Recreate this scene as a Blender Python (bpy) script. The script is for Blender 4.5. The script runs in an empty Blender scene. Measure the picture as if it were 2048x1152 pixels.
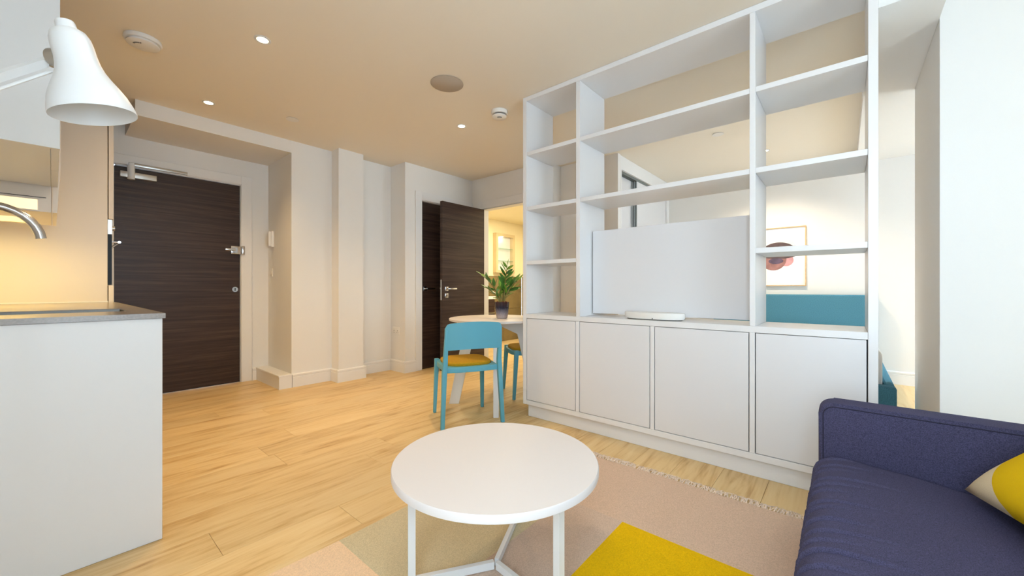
import bpy, bmesh, math, random
from mathutils import Vector, Matrix
random.seed(7)
PI = math.pi
S = bpy.context.scene
C = bpy.context.collection

# ------------------------------------------------------------------ camera
CEIL = 2.485
cam_d = bpy.data.cameras.new('camera')
cam_d.sensor_width = 36.0
cam_d.lens = 782.0 / 2048.0 * 36.0
cam_d.clip_start = 0.02
cam = bpy.data.objects.new('camera', cam_d)
C.objects.link(cam)
cam.location = (0, 0, 1.0)
cam.rotation_euler = (PI / 2, 0, math.radians(-49.6))
S.camera = cam

# ------------------------------------------------------------------ world, lights, exposure
S.view_settings.view_transform = 'Standard'
S.view_settings.look = 'None'
S.view_settings.gamma = 1
S.view_settings.use_curve_mapping = False
S.view_settings.exposure = 0.72
W = bpy.data.worlds.new('overcast sky')
S.world = W
W.use_nodes = True
bg = W.node_tree.nodes['Background']
bg.inputs['Color'].default_value = (0.69, 0.835, 1.0, 1)
SKY = 7.6
bg.inputs['Strength'].default_value = SKY

WARM = (1.0, 0.69, 0.35)
DOWN_W = 36.0


def portal(x0, x1, z0, z1, y):
    l = bpy.data.lights.new('window_daylight', 'AREA')
    l.shape = 'RECTANGLE'
    l.size = x1 - x0
    l.size_y = z1 - z0
    l.cycles.is_portal = True
    o = bpy.data.objects.new('window_daylight', l)
    C.objects.link(o)
    o.location = ((x0 + x1) / 2, y, (z0 + z1) / 2)
    o.rotation_euler = (PI / 2, 0, PI)      # faces +Y (into the room)
    return o


WY = -3.2      # outer face of the window wall
WIN = [(-0.30, 1.10, 0.20, 2.36), (4.10, 5.40, 0.20, 2.28)]
for w in WIN:
    portal(w[0], w[1], w[2], w[3], WY + 0.14)
SIDE = (-0.55, 0.25, 0.20, 2.36)      # unseen window added in the left wall for extra daylight: y0, y1, z0, z1
sp_ = portal(SIDE[0], SIDE[1], SIDE[2], SIDE[3], 0)
sp_.location = (-0.44, (SIDE[0] + SIDE[1]) / 2, (SIDE[2] + SIDE[3]) / 2)
sp_.rotation_euler = (PI / 2, 0, PI / 2)
sp_.rotation_euler = (0, -PI / 2, 0)
sp_.data.size = SIDE[3] - SIDE[2]
sp_.data.size_y = SIDE[1] - SIDE[0]


def lamp(kind, loc, power, color, size=0.05, spot=None, blend=0.6, rot=None, sy=None):
    l = bpy.data.lights.new('lamp_light', kind)
    l.energy = power
    l.color = color
    if kind == 'AREA':
        l.size = size
        if sy:
            l.shape = 'RECTANGLE'
            l.size_y = sy
    else:
        l.shadow_soft_size = size
    if spot:
        l.spot_size = spot
        l.spot_blend = blend
    o = bpy.data.objects.new('lamp_light', l)
    C.objects.link(o)
    o.location = loc
    if rot:
        o.rotation_euler = rot
    return o


# ------------------------------------------------------------------ materials
def lin(c):
    return tuple(((v / 255.0) / 12.92 if v / 255.0 <= 0.04045 else ((v / 255.0 + 0.055) / 1.055) ** 2.4) for v in c) + (1,)


def mat(name, rgb, rough=0.5, metal=0.0, bump=0.0, bscale=60.0, var=0.0, vscale=4.0, spec=0.5, emit=None, estr=0.0,
        coat=0.0):
    m = bpy.data.materials.new(name)
    m.use_nodes = True
    nt = m.node_tree
    b = nt.nodes['Principled BSDF']
    b.inputs['Base Color'].default_value = lin(rgb)
    b.inputs['Roughness'].default_value = rough
    b.inputs['Metallic'].default_value = metal
    b.inputs['Specular IOR Level'].default_value = spec
    b.inputs['Coat Weight'].default_value = coat
    tc = nt.nodes.new('ShaderNodeTexCoord')
    if var > 0:
        n = nt.nodes.new('ShaderNodeTexNoise')
        n.inputs['Scale'].default_value = vscale
        n.inputs['Detail'].default_value = 4
        nt.links.new(tc.outputs['Object'], n.inputs['Vector'])
        r = nt.nodes.new('ShaderNodeValToRGB')
        r.color_ramp.elements[0].position = 0.3
        r.color_ramp.elements[1].position = 0.7
        r.color_ramp.elements[0].color = lin([max(0, v * (1 - var)) for v in rgb])
        r.color_ramp.elements[1].color = lin([min(255, v * (1 + var)) for v in rgb])
        nt.links.new(n.outputs['Fac'], r.inputs['Fac'])
        nt.links.new(r.outputs['Color'], b.inputs['Base Color'])
    if bump > 0:
        n = nt.nodes.new('ShaderNodeTexNoise')
        n.inputs['Scale'].default_value = bscale
        n.inputs['Detail'].default_value = 5
        nt.links.new(tc.outputs['Object'], n.inputs['Vector'])
        bu = nt.nodes.new('ShaderNodeBump')
        bu.inputs['Strength'].default_value = bump
        bu.inputs['Distance'].default_value = 0.002
        nt.links.new(n.outputs['Fac'], bu.inputs['Height'])
        nt.links.new(bu.outputs['Normal'], b.inputs['Normal'])
    if emit:
        b.inputs['Emission Color'].default_value = emit + (1,)
        b.inputs['Emission Strength'].default_value = estr
    return m


def wood_mat(name, ramp, scale=(1, 1, 1), rough=0.4, rnd=0.0, bump=0.1, fine=(6, 120, 120), dist=1.2):
    """streaky grain: noise stretched along the first axis; ramp = [(pos, rgb)...]"""
    m = bpy.data.materials.new(name)
    m.use_nodes = True
    nt = m.node_tree
    b = nt.nodes['Principled BSDF']
    tc = nt.nodes.new('ShaderNodeTexCoord')
    oi = nt.nodes.new('ShaderNodeObjectInfo')
    ml = nt.nodes.new('ShaderNodeMath')
    ml.operation = 'MULTIPLY'
    ml.inputs[1].default_value = 37.0 if rnd > 0 else 0.0
    nt.links.new(oi.outputs['Random'], ml.inputs[0])
    add = nt.nodes.new('ShaderNodeVectorMath')
    add.operation = 'ADD'
    nt.links.new(tc.outputs['Object'], add.inputs[0])
    nt.links.new(ml.outputs[0], add.inputs[1])
    mp = nt.nodes.new('ShaderNodeMapping')
    mp.inputs['Scale'].default_value = scale
    nt.links.new(add.outputs[0], mp.inputs['Vector'])
    n = nt.nodes.new('ShaderNodeTexNoise')
    n.inputs['Scale'].default_value = 1.0
    n.inputs['Detail'].default_value = 6
    n.inputs['Roughness'].default_value = 0.6
    n.inputs['Distortion'].default_value = dist
    nt.links.new(mp.outputs[0], n.inputs['Vector'])
    mp2 = nt.nodes.new('ShaderNodeMapping')
    mp2.inputs['Scale'].default_value = fine
    nt.links.new(add.outputs[0], mp2.inputs['Vector'])
    n2 = nt.nodes.new('ShaderNodeTexNoise')
    n2.inputs['Scale'].default_value = 1.0
    n2.inputs['Detail'].default_value = 4
    nt.links.new(mp2.outputs[0], n2.inputs['Vector'])
    mx = nt.nodes.new('ShaderNodeMix')
    mx.data_type = 'FLOAT'
    mx.inputs[0].default_value = 0.35
    nt.links.new(n.outputs['Fac'], mx.inputs[2])
    nt.links.new(n2.outputs['Fac'], mx.inputs[3])
    r = nt.nodes.new('ShaderNodeValToRGB')
    els = r.color_ramp.elements
    els[0].position = ramp[0][0]
    els[0].color = lin(ramp[0][1])
    els[1].position = ramp[-1][0]
    els[1].color = lin(ramp[-1][1])
    for p, c in ramp[1:-1]:
        e = els.new(p)
        e.color = lin(c)
    nt.links.new(mx.outputs[0], r.inputs['Fac'])
    hs = nt.nodes.new('ShaderNodeHueSaturation')
    mr = nt.nodes.new('ShaderNodeMapRange')
    mr.inputs[3].default_value = 1.0 - rnd
    mr.inputs[4].default_value = 1.0 + rnd
    nt.links.new(oi.outputs['Random'], mr.inputs[0])
    nt.links.new(mr.outputs[0], hs.inputs['Value'])
    nt.links.new(r.outputs['Color'], hs.inputs['Color'])
    nt.links.new(hs.outputs[0], b.inputs['Base Color'])
    b.inputs['Roughness'].default_value = rough
    bu = nt.nodes.new('ShaderNodeBump')
    bu.inputs['Strength'].default_value = bump
    bu.inputs['Distance'].default_value = 0.001
    nt.links.new(n2.outputs['Fac'], bu.inputs['Height'])
    nt.links.new(bu.outputs['Normal'], b.inputs['Normal'])
    return m


M = {}
M['paint'] = mat('white wall paint', (234, 232, 229), 0.75, bump=0.05, bscale=150)
M['paint_cool'] = mat('white trim paint', (234, 233, 232), 0.45, bump=0.02)
M['ceiling'] = mat('ceiling paint', (240, 231, 216), 0.85, bump=0.03, bscale=120)
M['lacquer'] = mat('white satin lacquer', (230, 229, 230), 0.28, bump=0.01)
M['lacquer_door'] = mat('white cabinet lacquer', (224, 223, 225), 0.32, bump=0.01)
M['track_grey'] = mat('grey anodised track', (112, 118, 116), 0.4, var=0.03)
M['gap'] = mat('dark gap', (70, 66, 64), 0.8, var=0.05)
M['kitchen_white'] = mat('white kitchen panel', (222, 223, 225), 0.35, bump=0.01)
M['kitchen_beige'] = mat('beige kitchen laminate', (224, 212, 198), 0.35, bump=0.01)
M['stone'] = mat('grey composite worktop', (142, 134, 128), 0.22, bump=0.03, bscale=300, var=0.05, vscale=150)
M['chrome'] = mat('brushed chrome', (205, 205, 208), 0.18, 1.0, var=0.02)
M['steel'] = mat('satin steel', (190, 188, 184), 0.32, 1.0, var=0.03)
M['sink_steel'] = mat('brushed sink steel', (122, 118, 112), 0.35, 1.0, var=0.04)
M['alu'] = mat('aluminium', (200, 198, 194), 0.4, 0.9, var=0.03)
M['dark_glass'] = mat('black oven glass', (12, 12, 14), 0.3, var=0.05, spec=0.15)
M['white_metal'] = mat('white powder coated metal', (226, 227, 228), 0.35, bump=0.01)
M['white_top'] = mat('white matt table top', (222, 216, 214), 0.45, bump=0.01)
M['white_plastic'] = mat('white plastic', (236, 233, 228), 0.45, bump=0.01)
M['grey_plastic'] = mat('grey plastic', (110, 108, 106), 0.5, var=0.05)
M['black'] = mat('black rubber', (22, 22, 24), 0.6, var=0.1)
M['grille'] = mat('beige speaker mesh', (186, 174, 160), 0.7, bump=0.4, bscale=900, var=0.04, vscale=400)
M['door_wood'] = wood_mat('dark wenge veneer', [(0.30, (36, 26, 23)), (0.5, (60, 45, 40)), (0.72, (88, 69, 60))],
                          scale=(1.2, 1.2, 40), rough=0.38, fine=(5, 5, 260), dist=0.4)
M['door_wood'].node_tree.nodes['Principled BSDF'].inputs['Specular IOR Level'].default_value = 0.32
M['plank'] = wood_mat('pale oak laminate', [(0.28, (166, 122, 68)), (0.40, (206, 170, 114)), (0.50, (221, 190, 136)),
                                            (0.75, (231, 206, 158))],
                      scale=(1.5, 8, 3), rough=0.42, rnd=0.06, bump=0.06, fine=(4, 60, 30), dist=1.3)
M['subfloor'] = mat('dark joint', (120, 86, 48), 0.8, var=0.1)
M['blue'] = mat('turquoise painted wood', (92, 168, 192), 0.42, bump=0.02)
M['mustard'] = mat('mustard felt', (186, 142, 14), 0.95, bump=0.7, bscale=500, var=0.08, vscale=200)
M['navy'] = mat('navy wool fabric', (72, 71, 99), 0.95, bump=0.9, bscale=650, var=0.22, vscale=420, spec=0.2)
M['navy_seam'] = mat('navy piping', (40, 40, 60), 0.9, bump=0.3)
M['teal'] = mat('teal bed fabric', (76, 128, 150), 0.95, bump=0.6, bscale=500, var=0.10, vscale=200, spec=0.2)
M['sheet'] = mat('white mattress cover', (240, 240, 238), 0.9, bump=0.4, bscale=40)
M['leaf'] = mat('glossy green leaf', (58, 108, 40), 0.35, var=0.35, vscale=14)
M['leaf_pale'] = mat('young green leaf', (112, 150, 52), 0.38, var=0.25, vscale=14)
M['stem'] = mat('plant stem', (126, 116, 58), 0.5, var=0.2, vscale=30)
M['soil'] = mat('red brown bark', (120, 50, 34), 0.9, bump=0.8, bscale=90, var=0.3, vscale=80)
M['rug_pink'] = mat('rug pink beige wool', (210, 182, 160), 0.97, bump=0.9, bscale=420, var=0.06, vscale=240, spec=0.1)
M['rug_pinkgrey'] = mat('rug mauve grey wool', (204, 180, 162), 0.97, bump=0.9, bscale=420, var=0.06, vscale=240, spec=0.1)
M['rug_tan'] = mat('rug tan wool', (208, 194, 160), 0.97, bump=0.9, bscale=420, var=0.06, vscale=240, spec=0.1)
M['rug_yellow'] = mat('rug yellow wool', (226, 182, 12), 0.97, bump=0.9, bscale=420, var=0.05, vscale=240, spec=0.1)
M['rug_peach'] = mat('rug peach wool', (236, 206, 172), 0.97, bump=0.9, bscale=420, var=0.05, vscale=240, spec=0.1)
M['fringe'] = mat('rug fringe cotton', (226, 206, 188), 0.95, var=0.1, vscale=90)
M['frame_oak'] = mat('thin oak picture frame', (206, 170, 120), 0.4, var=0.08, vscale=30)
M['paper'] = mat('white print paper', (240, 240, 240), 0.6, bump=0.01)
M['ink_grey'] = mat('pale grey print', (214, 216, 216), 0.6, var=0.02)
M['ink_dark'] = mat('dark brown print', (84, 68, 70), 0.6, var=0.12, vscale=18)
M['ink_mauve'] = mat('mauve print', (150, 108, 104), 0.6, var=0.14, vscale=18)
M['ink_slate'] = mat('slate print', (86, 72, 92), 0.6, var=0.14, vscale=18)
M['ink_pink'] = mat('pink print', (206, 150, 154), 0.6, var=0.08, vscale=18)
M['tile'] = mat('tan stone tile', (128, 112, 76), 0.35, bump=0.1, bscale=30, var=0.10, vscale=5)
M['cream'] = mat('cream bathroom paint', (238, 226, 190), 0.7, bump=0.03)
M['niche'] = mat('beige niche trim', (206, 186, 144), 0.5, var=0.03)
M['clear'] = None


def glassy(name, tint, mixf):
    m = bpy.data.materials.new(name)
    m.use_nodes = True
    nt = m.node_tree
    nt.nodes.clear()
    o = nt.nodes.new('ShaderNodeOutputMaterial')
    t = nt.nodes.new('ShaderNodeBsdfTransparent')
    t.inputs[0].default_value = tint + (1,)
    g = nt.nodes.new('ShaderNodeBsdfGlossy')
    g.inputs['Roughness'].default_value = 0.02
    mx = nt.nodes.new('ShaderNodeMixShader')
    mx.inputs[0].default_value = mixf
    nt.links.new(t.outputs[0], mx.inputs[1])
    nt.links.new(g.outputs[0], mx.inputs[2])
    nt.links.new(mx.outputs[0], o.inputs[0])
    return m


M['clear'] = glassy('clear window glass', (0.96, 0.98, 0.97), 0.05)
M['shelf_glass'] = glassy('green edged shelf glass', (0.80, 0.90, 0.86), 0.12)


def emis(name, rgb, s):
    m = mat(name, (255, 250, 235), 0.5, emit=rgb, estr=s)
    return m


M['bulb'] = emis('lit lamp lens', (1.0, 0.86, 0.55), 9.0)
M['hood_light'] = emis('lit hood lens', (1.0, 0.74, 0.36), 0.55)

# cushion cover: cream with one large yellow round
m = mat('cushion wool cream and yellow', (226, 210, 180), 0.97, bump=0.9, bscale=400, spec=0.1)
nt = m.node_tree
b = nt.nodes['Principled BSDF']
tc = nt.nodes.new('ShaderNodeTexCoord')
sx = nt.nodes.new('ShaderNodeSeparateXYZ')
nt.links.new(tc.outputs['Object'], sx.inputs[0])
cv = nt.nodes.new('ShaderNodeCombineXYZ')
nt.links.new(sx.outputs[0], cv.inputs[0])
nt.links.new(sx.outputs[1], cv.inputs[1])
ln = nt.nodes.new('ShaderNodeVectorMath')
ln.operation = 'LENGTH'
nt.links.new(cv.outputs[0], ln.inputs[0])
rp = nt.nodes.new('ShaderNodeValToRGB')
rp.color_ramp.interpolation = 'CONSTANT'
rp.color_ramp.elements[0].color = lin((226, 186, 22))
rp.color_ramp.elements[1].position = 0.212
rp.color_ramp.elements[1].color = lin((228, 210, 176))
nt.links.new(ln.outputs['Value'], rp.inputs[0])
nt.links.new(rp.outputs[0], b.inputs['Base Color'])
M['cushion'] = m

# glazed pot: dark blue glaze fading to pale grey (a glaze, part of the pot)
m = mat('reactive glaze pot', (150, 140, 140), 0.15)
nt = m.node_tree
b = nt.nodes['Principled BSDF']
tc = nt.nodes.new('ShaderNodeTexCoord')
sx = nt.nodes.new('ShaderNodeSeparateXYZ')
nt.links.new(tc.outputs['Object'], sx.inputs[0])
nz = nt.nodes.new('ShaderNodeTexNoise')
mpn = nt.nodes.new('ShaderNodeMapping')
mpn.inputs['Scale'].default_value = (60, 60, 6)
nt.links.new(tc.outputs['Object'], mpn.inputs[0])
nt.links.new(mpn.outputs[0], nz.inputs['Vector'])
ma = nt.nodes.new('ShaderNodeMath')
ma.operation = 'MULTIPLY_ADD'
ma.inputs[1].default_value = 0.05
nt.links.new(nz.outputs['Fac'], ma.inputs[0])
nt.links.new(sx.outputs[2], ma.inputs[2])
rp = nt.nodes.new('ShaderNodeValToRGB')
e = rp.color_ramp.elements
e[0].position = 0.04
e[0].color = lin((176, 160, 156))
e[1].position = 0.115
e[1].color = lin((28, 30, 52))
e2 = e.new(0.075)
e2.color = lin((120, 116, 128))
e3 = e.new(0.150)
e3.color = lin((58, 40, 44))
nt.links.new(ma.outputs[0], rp.inputs[0])
nt.links.new(rp.outputs[0], b.inputs['Base Color'])
M['pot'] = m


# ------------------------------------------------------------------ helpers
def tag(o, label=None, cat=None, group=None, kind=None):
    if label: o['label'] = label
    if cat: o['category'] = cat
    if group: o['group'] = group
    if kind: o['kind'] = kind
    return o


def empty(name, loc, rz=0, label=None, cat=None, group=None, kind=None):
    o = bpy.data.objects.new(name, None)
    o.empty_display_size = 0.05
    C.objects.link(o)
    o.location = loc
    o.rotation_euler = (0, 0, rz)
    return tag(o, label, cat, group, kind)


def link(name, bm, m, parent=None, smooth=False, loc=None, rot=None):
    me = bpy.data.meshes.new(name)
    bmesh.ops.recalc_face_normals(bm, faces=bm.faces)
    bm.to_mesh(me)
    bm.free()
    for x in (m if isinstance(m, (list, tuple)) else [m]):
        me.materials.append(x)
    if smooth:
        for p in me.polygons: p.use_smooth = True
        try:
            me.set_sharp_from_angle(angle=math.radians(38))
        except Exception:
            pass
    o = bpy.data.objects.new(name, me)
    C.objects.link(o)
    if loc: o.location = loc
    if rot: o.rotation_euler = rot
    if parent: o.parent = parent
    return o


def BM():
    return bmesh.new()


def box(bm, x0, x1, y0, y1, z0, z1, bev=0.0, seg=2, mi=0):
    vs = [bm.verts.new((x, y, z)) for z in (z0, z1) for y in (y0, y1) for x in (x0, x1)]
    idx = [(0, 2, 3, 1), (4, 5, 7, 6), (0, 1, 5, 4), (2, 6, 7, 3), (0, 4, 6, 2), (1, 3, 7, 5)]
    fs = [bm.faces.new([vs[i] for i in f]) for f in idx]
    for f in fs: f.material_index = mi
    if bev > 0:
        es = set()
        for f in fs:
            for e in f.edges: es.add(e)
        bmesh.ops.bevel(bm, geom=list(es), offset=bev, segments=seg, profile=0.5, affect='EDGES', clamp_overlap=True)
    return bm


def bx(name, ext, m, parent=None, bev=0.0, seg=2, smooth=None):
    bm = BM()
    box(bm, *ext, bev=bev, seg=seg)
    return link(name, bm, m, parent, smooth=(bev > 0) if smooth is None else smooth)


def tube(bm, pts, r, n=12, cap=True, flat=None):
    """tube along points; r number or list; flat=(a,b) elliptical scale"""
    pts = [Vector(p) for p in pts]
    rs = r if isinstance(r, (list, tuple)) else [r] * len(pts)
    rings = []
    up = None
    for i, p in enumerate(pts):
        if i == 0:
            t = pts[1] - pts[0]
        elif i == len(pts) - 1:
            t = pts[-1] - pts[-2]
        else:
            t = pts[i + 1] - pts[i - 1]
        t.normalize()
        if up is None:
            up = Vector((0, 0, 1)) if abs(t.z) < 0.9 else Vector((1, 0, 0))
            up = (up - t * up.dot(t)).normalized()
        else:
            up = (up - t * up.dot(t)).normalized()
        sd = t.cross(up)
        a, b_ = flat or (1, 1)
        rings.append([bm.verts.new(p + (up * math.cos(2 * PI * k / n) * a + sd * math.sin(2 * PI * k / n) * b_) * rs[i])
                      for k in range(n)])
    for i in range(len(rings) - 1):
        for k in range(n):
            bm.faces.new([rings[i][k], rings[i][(k + 1) % n], rings[i + 1][(k + 1) % n], rings[i + 1][k]])
    if cap:
        bm.faces.new(rings[0])
        bm.faces.new(rings[-1][::-1])
    return bm


def lathe(bm, prof, n=48, c=(0, 0, 0), capb=True, capt=True, mtx=None):
    rings = []
    for (r, z) in prof:
        rings.append([bm.verts.new((c[0] + r * math.cos(2 * PI * k / n), c[1] + r * math.sin(2 * PI * k / n), c[2] + z))
                      for k in range(n)])
    for i in range(len(rings) - 1):
        for k in range(n):
            bm.faces.new([rings[i][k], rings[i][(k + 1) % n], rings[i + 1][(k + 1) % n], rings[i + 1][k]])
    if capb: bm.faces.new(rings[0][::-1])
    if capt: bm.faces.new(rings[-1])
    if mtx is not None:
        bmesh.ops.transform(bm, matrix=mtx, verts=bm.verts)
    return bm


def prism(bm, poly, axis, a, b_, bev=0.0, seg=2):
    """polygon in the plane normal to axis ('x','y','z'), extruded a..b"""
    def p3(u, v, w):
        return {'x': (w, u, v), 'y': (u, w, v), 'z': (u, v, w)}[axis]
    lo = [bm.verts.new(p3(u, v, a)) for u, v in poly]
    hi = [bm.verts.new(p3(u, v, b_)) for u, v in poly]
    fs = [bm.faces.new(lo), bm.faces.new(hi[::-1])]
    n = len(poly)
    for i in range(n):
        fs.append(bm.faces.new([lo[i], hi[i], hi[(i + 1) % n], lo[(i + 1) % n]]))
    if bev > 0:
        es = set()
        for f in fs[:2]:
            for e in f.edges: es.add(e)
        bmesh.ops.bevel(bm, geom=list(es), offset=bev, segments=seg, profile=0.5, affect='EDGES', clamp_overlap=True)
    return bm


def rounded(w0, w1, h0, h1, r, corners='abcd', n=8):
    """rounded rectangle outline; corners: a=lo/lo b=hi/lo c=hi/hi d=lo/hi"""
    out = []
    cs = [('a', w0 + r, h0 + r, PI), ('b', w1 - r, h0 + r, 1.5 * PI), ('c', w1 - r, h1 - r, 0), ('d', w0 + r, h1 - r, 0.5 * PI)]
    hard = {'a': (w0, h0), 'b': (w1, h0), 'c': (w1, h1), 'd': (w0, h1)}
    for nm, cx, cy, a0 in cs:
        if nm in corners:
            for k in range(n + 1):
                t = a0 + 0.5 * PI * k / n
                out.append((cx + r * math.cos(t), cy + r * math.sin(t)))
        else:
            out.append(hard[nm])
    return out


def struct(name, ext_list, m, label, cat, parent=None):
    bm = BM()
    for e in ext_list: box(bm, *e)
    o = link(name, bm, m, parent)
    if parent is None: tag(o, label, cat, kind='structure')
    return o


def copy_tree(o, parent=None):
    c = o.copy()
    C.objects.link(c)
    c.parent = parent
    for ch in list(o.children): copy_tree(ch, c)
    return c


# ------------------------------------------------------------------ floor
fl = struct('floor', [(-0.60, 6.20, -3.30, 5.10, -0.12, -0.0081)], M['subfloor'],
            'pale oak laminate floor of long planks running through the flat', 'floor')
PW = 0.21
first_seam = 1.979 - PW * 24
known = {23: 0.413, 24: 1.217, 26: 0.862}
rowi = 0
y = first_seam
while y < 5.0:
    if y + PW > -2.99:
        rr = random.Random(rowi * 13 + 5)
        j = known.get(rowi, rr.uniform(-0.4, 1.5))
        x = j - 2.0 * 3
        while x < 6.1:
            xa, xb = max(x, -0.45), min(x + 2.0, 6.10)
            ya, yb = max(y, -2.99), min(y + PW, 5.0)
            if xb - xa > 0.03 and yb - ya > 0.02:
                bm = BM()
                cx, cy = (xa + xb) / 2, (ya + yb) / 2
                g = 0.0005
                bv = 0.0007
                hx, hy = (xb - xa) / 2 - g, (yb - ya) / 2 - g
                lo = [bm.verts.new(p) for p in ((-hx, -hy, -0.008), (hx, -hy, -0.008), (hx, hy, -0.008), (-hx, hy, -0.008))]
                md = [bm.verts.new(p) for p in ((-hx, -hy, -bv), (hx, -hy, -bv), (hx, hy, -bv), (-hx, hy, -bv))]
                tp = [bm.verts.new(p) for p in ((-hx + bv, -hy + bv, 0), (hx - bv, -hy + bv, 0), (hx - bv, hy - bv, 0), (-hx + bv, hy - bv, 0))]
                bm.faces.new(tp)
                bm.faces.new(lo[::-1])
                for k in range(4):
                    q = (k + 1) % 4
                    bm.faces.new([lo[k], lo[q], md[q], md[k]])
                    bm.faces.new([md[k], md[q], tp[q], tp[k]])
                link('plank', bm, M['plank'], fl, loc=(cx, cy, 0))
            x += 2.0
    y += PW
    rowi += 1

# ------------------------------------------------------------------ ceiling and walls
struct('ceiling', [(-0.50, 6.20, WY, 5.05, CEIL, CEIL + 0.12)], M['ceiling'],
       'plain painted ceiling over living room and bedroom', 'ceiling')
H = CEIL
wl = struct('wall_left', [(-0.50, -0.40, WY, SIDE[0], 0, H), (-0.50, -0.40, SIDE[1], 5.05, 0, H), (-0.50, -0.40, SIDE[0], SIDE[1], 0, SIDE[2]), (-0.50, -0.40, SIDE[0], SIDE[1], SIDE[3], H)], M['paint'], 'white wall behind the kitchen run', 'wall')
# entrance wall with door opening X .35-1.292, z<2.085
struct('wall_entrance', [(-0.40, 0.35, 4.90, 5.05, 0, H), (1.30, 1.56, 4.90, 5.05, 0, H), (0.35, 1.30, 4.90, 5.05, 2.10, H)],
       M['paint'], 'white wall holding the dark entrance door', 'wall')
struct('wall_lintel', [(0.42, 1.56, 4.245, 4.90, 2.363, H)], M['paint'], 'white lintel over the entrance recess', 'wall')
struct('wall_pier', [(1.56, 2.69, 4.245, 5.05, 0, H), (1.965, 2.245, 4.085, 4.245, 0, H)], M['paint'],
       'white wall with shallow projecting pier right of the entrance recess', 'wall')
# closet wall, door opening X 2.926-3.67, z<2.058
struct('wall_closet', [(2.69, 2.915, 3.94, 5.05, 0, H), (3.68, 3.77, 3.94, 5.05, 0, H), (2.915, 3.68, 3.94, 5.05, 2.07, H),
                       (2.915, 3.68, 4.02, 4.10, 0, 2.07)],
       M['paint'], 'white wall around the closed dark cupboard door', 'wall')
# bathroom wall, opening Y 2.96-3.71, z<2.05
struct('wall_bathroom', [(3.77, 3.87, 3.72, 4.90, 0, H), (3.77, 3.87, 2.70, 2.95, 0, H), (3.77, 3.87, 2.95, 3.72, 2.06, H),
                         (3.87, 6.06, 2.65, 2.75, 0, H)],
       M['paint'], 'white wall with the open bathroom doorway', 'wall')
struct('wall_corridor', [(4.03, 4.10, 1.90, 2.649, 0, H)], M['paint'], 'white wall end beside the sliding wardrobe', 'wall')
struct('wall_bedroom', [(5.69, 5.80, WY, 2.649, 0, H)], M['paint'], 'white bedroom wall behind the teal headboard', 'wall')
struct('wall_bathroom_far', [(3.87, 6.06, 4.90, 5.05, 1.22, H), (6.06, 6.20, 2.65, 5.05, 1.22, H)], M['cream'],
       'cream upper wall inside the bathroom', 'wall')
struct('ceiling_bathroom', [(3.871, 6.059, 2.751, 4.899, 2.25, 2.30)], M['cream'], 'lowered cream bathroom ceiling', 'ceiling')
# window wall with two openings
wy0, wy1 = WY, WY + 0.20
a, b2 = WIN
struct('wall_window', [(-0.40, a[0], wy0, wy1, 0, H), (a[0], a[1], wy0, wy1, 0, a[2]), (a[0], a[1], wy0, wy1, a[3], H),
                       (a[1], b2[0], wy0, wy1, 0, H), (b2[0], b2[1], wy0, wy1, 0, b2[2]), (b2[0], b2[1], wy0, wy1, b2[3], H),
                       (b2[1], 5.69, wy0, wy1, 0, H)], M['paint'], 'white outer wall behind the sofa', 'wall')
struct('wall_right', [(2.90, 3.82, WY + 0.201, -0.365, 0, H)], M['paint'],
       'wide white wall pier at the right beside the sofa', 'wall')
struct('ceiling_bulkhead', [(2.60, 5.689, -0.364, -0.10, 2.36, H), (3.821, 5.689, WY + 0.201, -0.364, 2.36, H)], M['paint'], 'lowered bulkhead along the bedroom window side', 'ceiling')

for i, w in enumerate(WIN):
    fr = BM()
    x0, x1, z0, z1 = w
    t = 0.05
    for e in ((x0, x1, WY + 0.06, WY + 0.12, z0, z0 + t), (x0, x1, WY + 0.06, WY + 0.12, z1 - t, z1), (x0, x0 + t, WY + 0.06, WY + 0.12, z0 + t, z1 - t),
              (x1 - t, x1, WY + 0.06, WY + 0.12, z0 + t, z1 - t), ((x0 + x1) / 2 - t / 2, (x0 + x1) / 2 + t / 2, WY + 0.06, WY + 0.12, z0 + t, z1 - t)):
        box(fr, *e)
    wo = link('window_%d' % (i + 1), fr, M['white_plastic'])
    tag(wo, ['wide white framed window behind the sofa', 'white framed window in the bedroom'][i], 'window', kind='structure')
    mid = (x0 + x1) / 2
    bx('pane', (x0 + t, mid - t / 2, WY + 0.085, WY + 0.091, z0 + t, z1 - t), M['clear'], wo)
    bx('pane', (mid + t / 2, x1 - t, WY + 0.085, WY + 0.091, z0 + t, z1 - t), M['clear'], wo)

t = 0.05
fr = BM()
ya, yb, z0, z1 = SIDE
for e in ((ya, yb, z0, z0 + t), (ya, yb, z1 - t, z1), (ya, ya + t, z0 + t, z1 - t), (yb - t, yb, z0 + t, z1 - t),
          ((ya + yb) / 2 - t / 2, (ya + yb) / 2 + t / 2, z0 + t, z1 - t)):
    box(fr, -0.485, -0.445, *e)
wo = link('window_3', fr, M['white_plastic'])  # added opening out of view, evens daylight on the unit and right wall
tag(wo, 'added white framed fill window in the left wall beside the sofa end', 'window', kind='structure')
ym = (ya + yb) / 2
bx('pane', (-0.468, -0.462, ya + t, ym - t / 2, z0 + t, z1 - t), M['clear'], wo)
bx('pane', (-0.468, -0.462, ym + t / 2, yb - t, z0 + t, z1 - t), M['clear'], wo)

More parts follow.
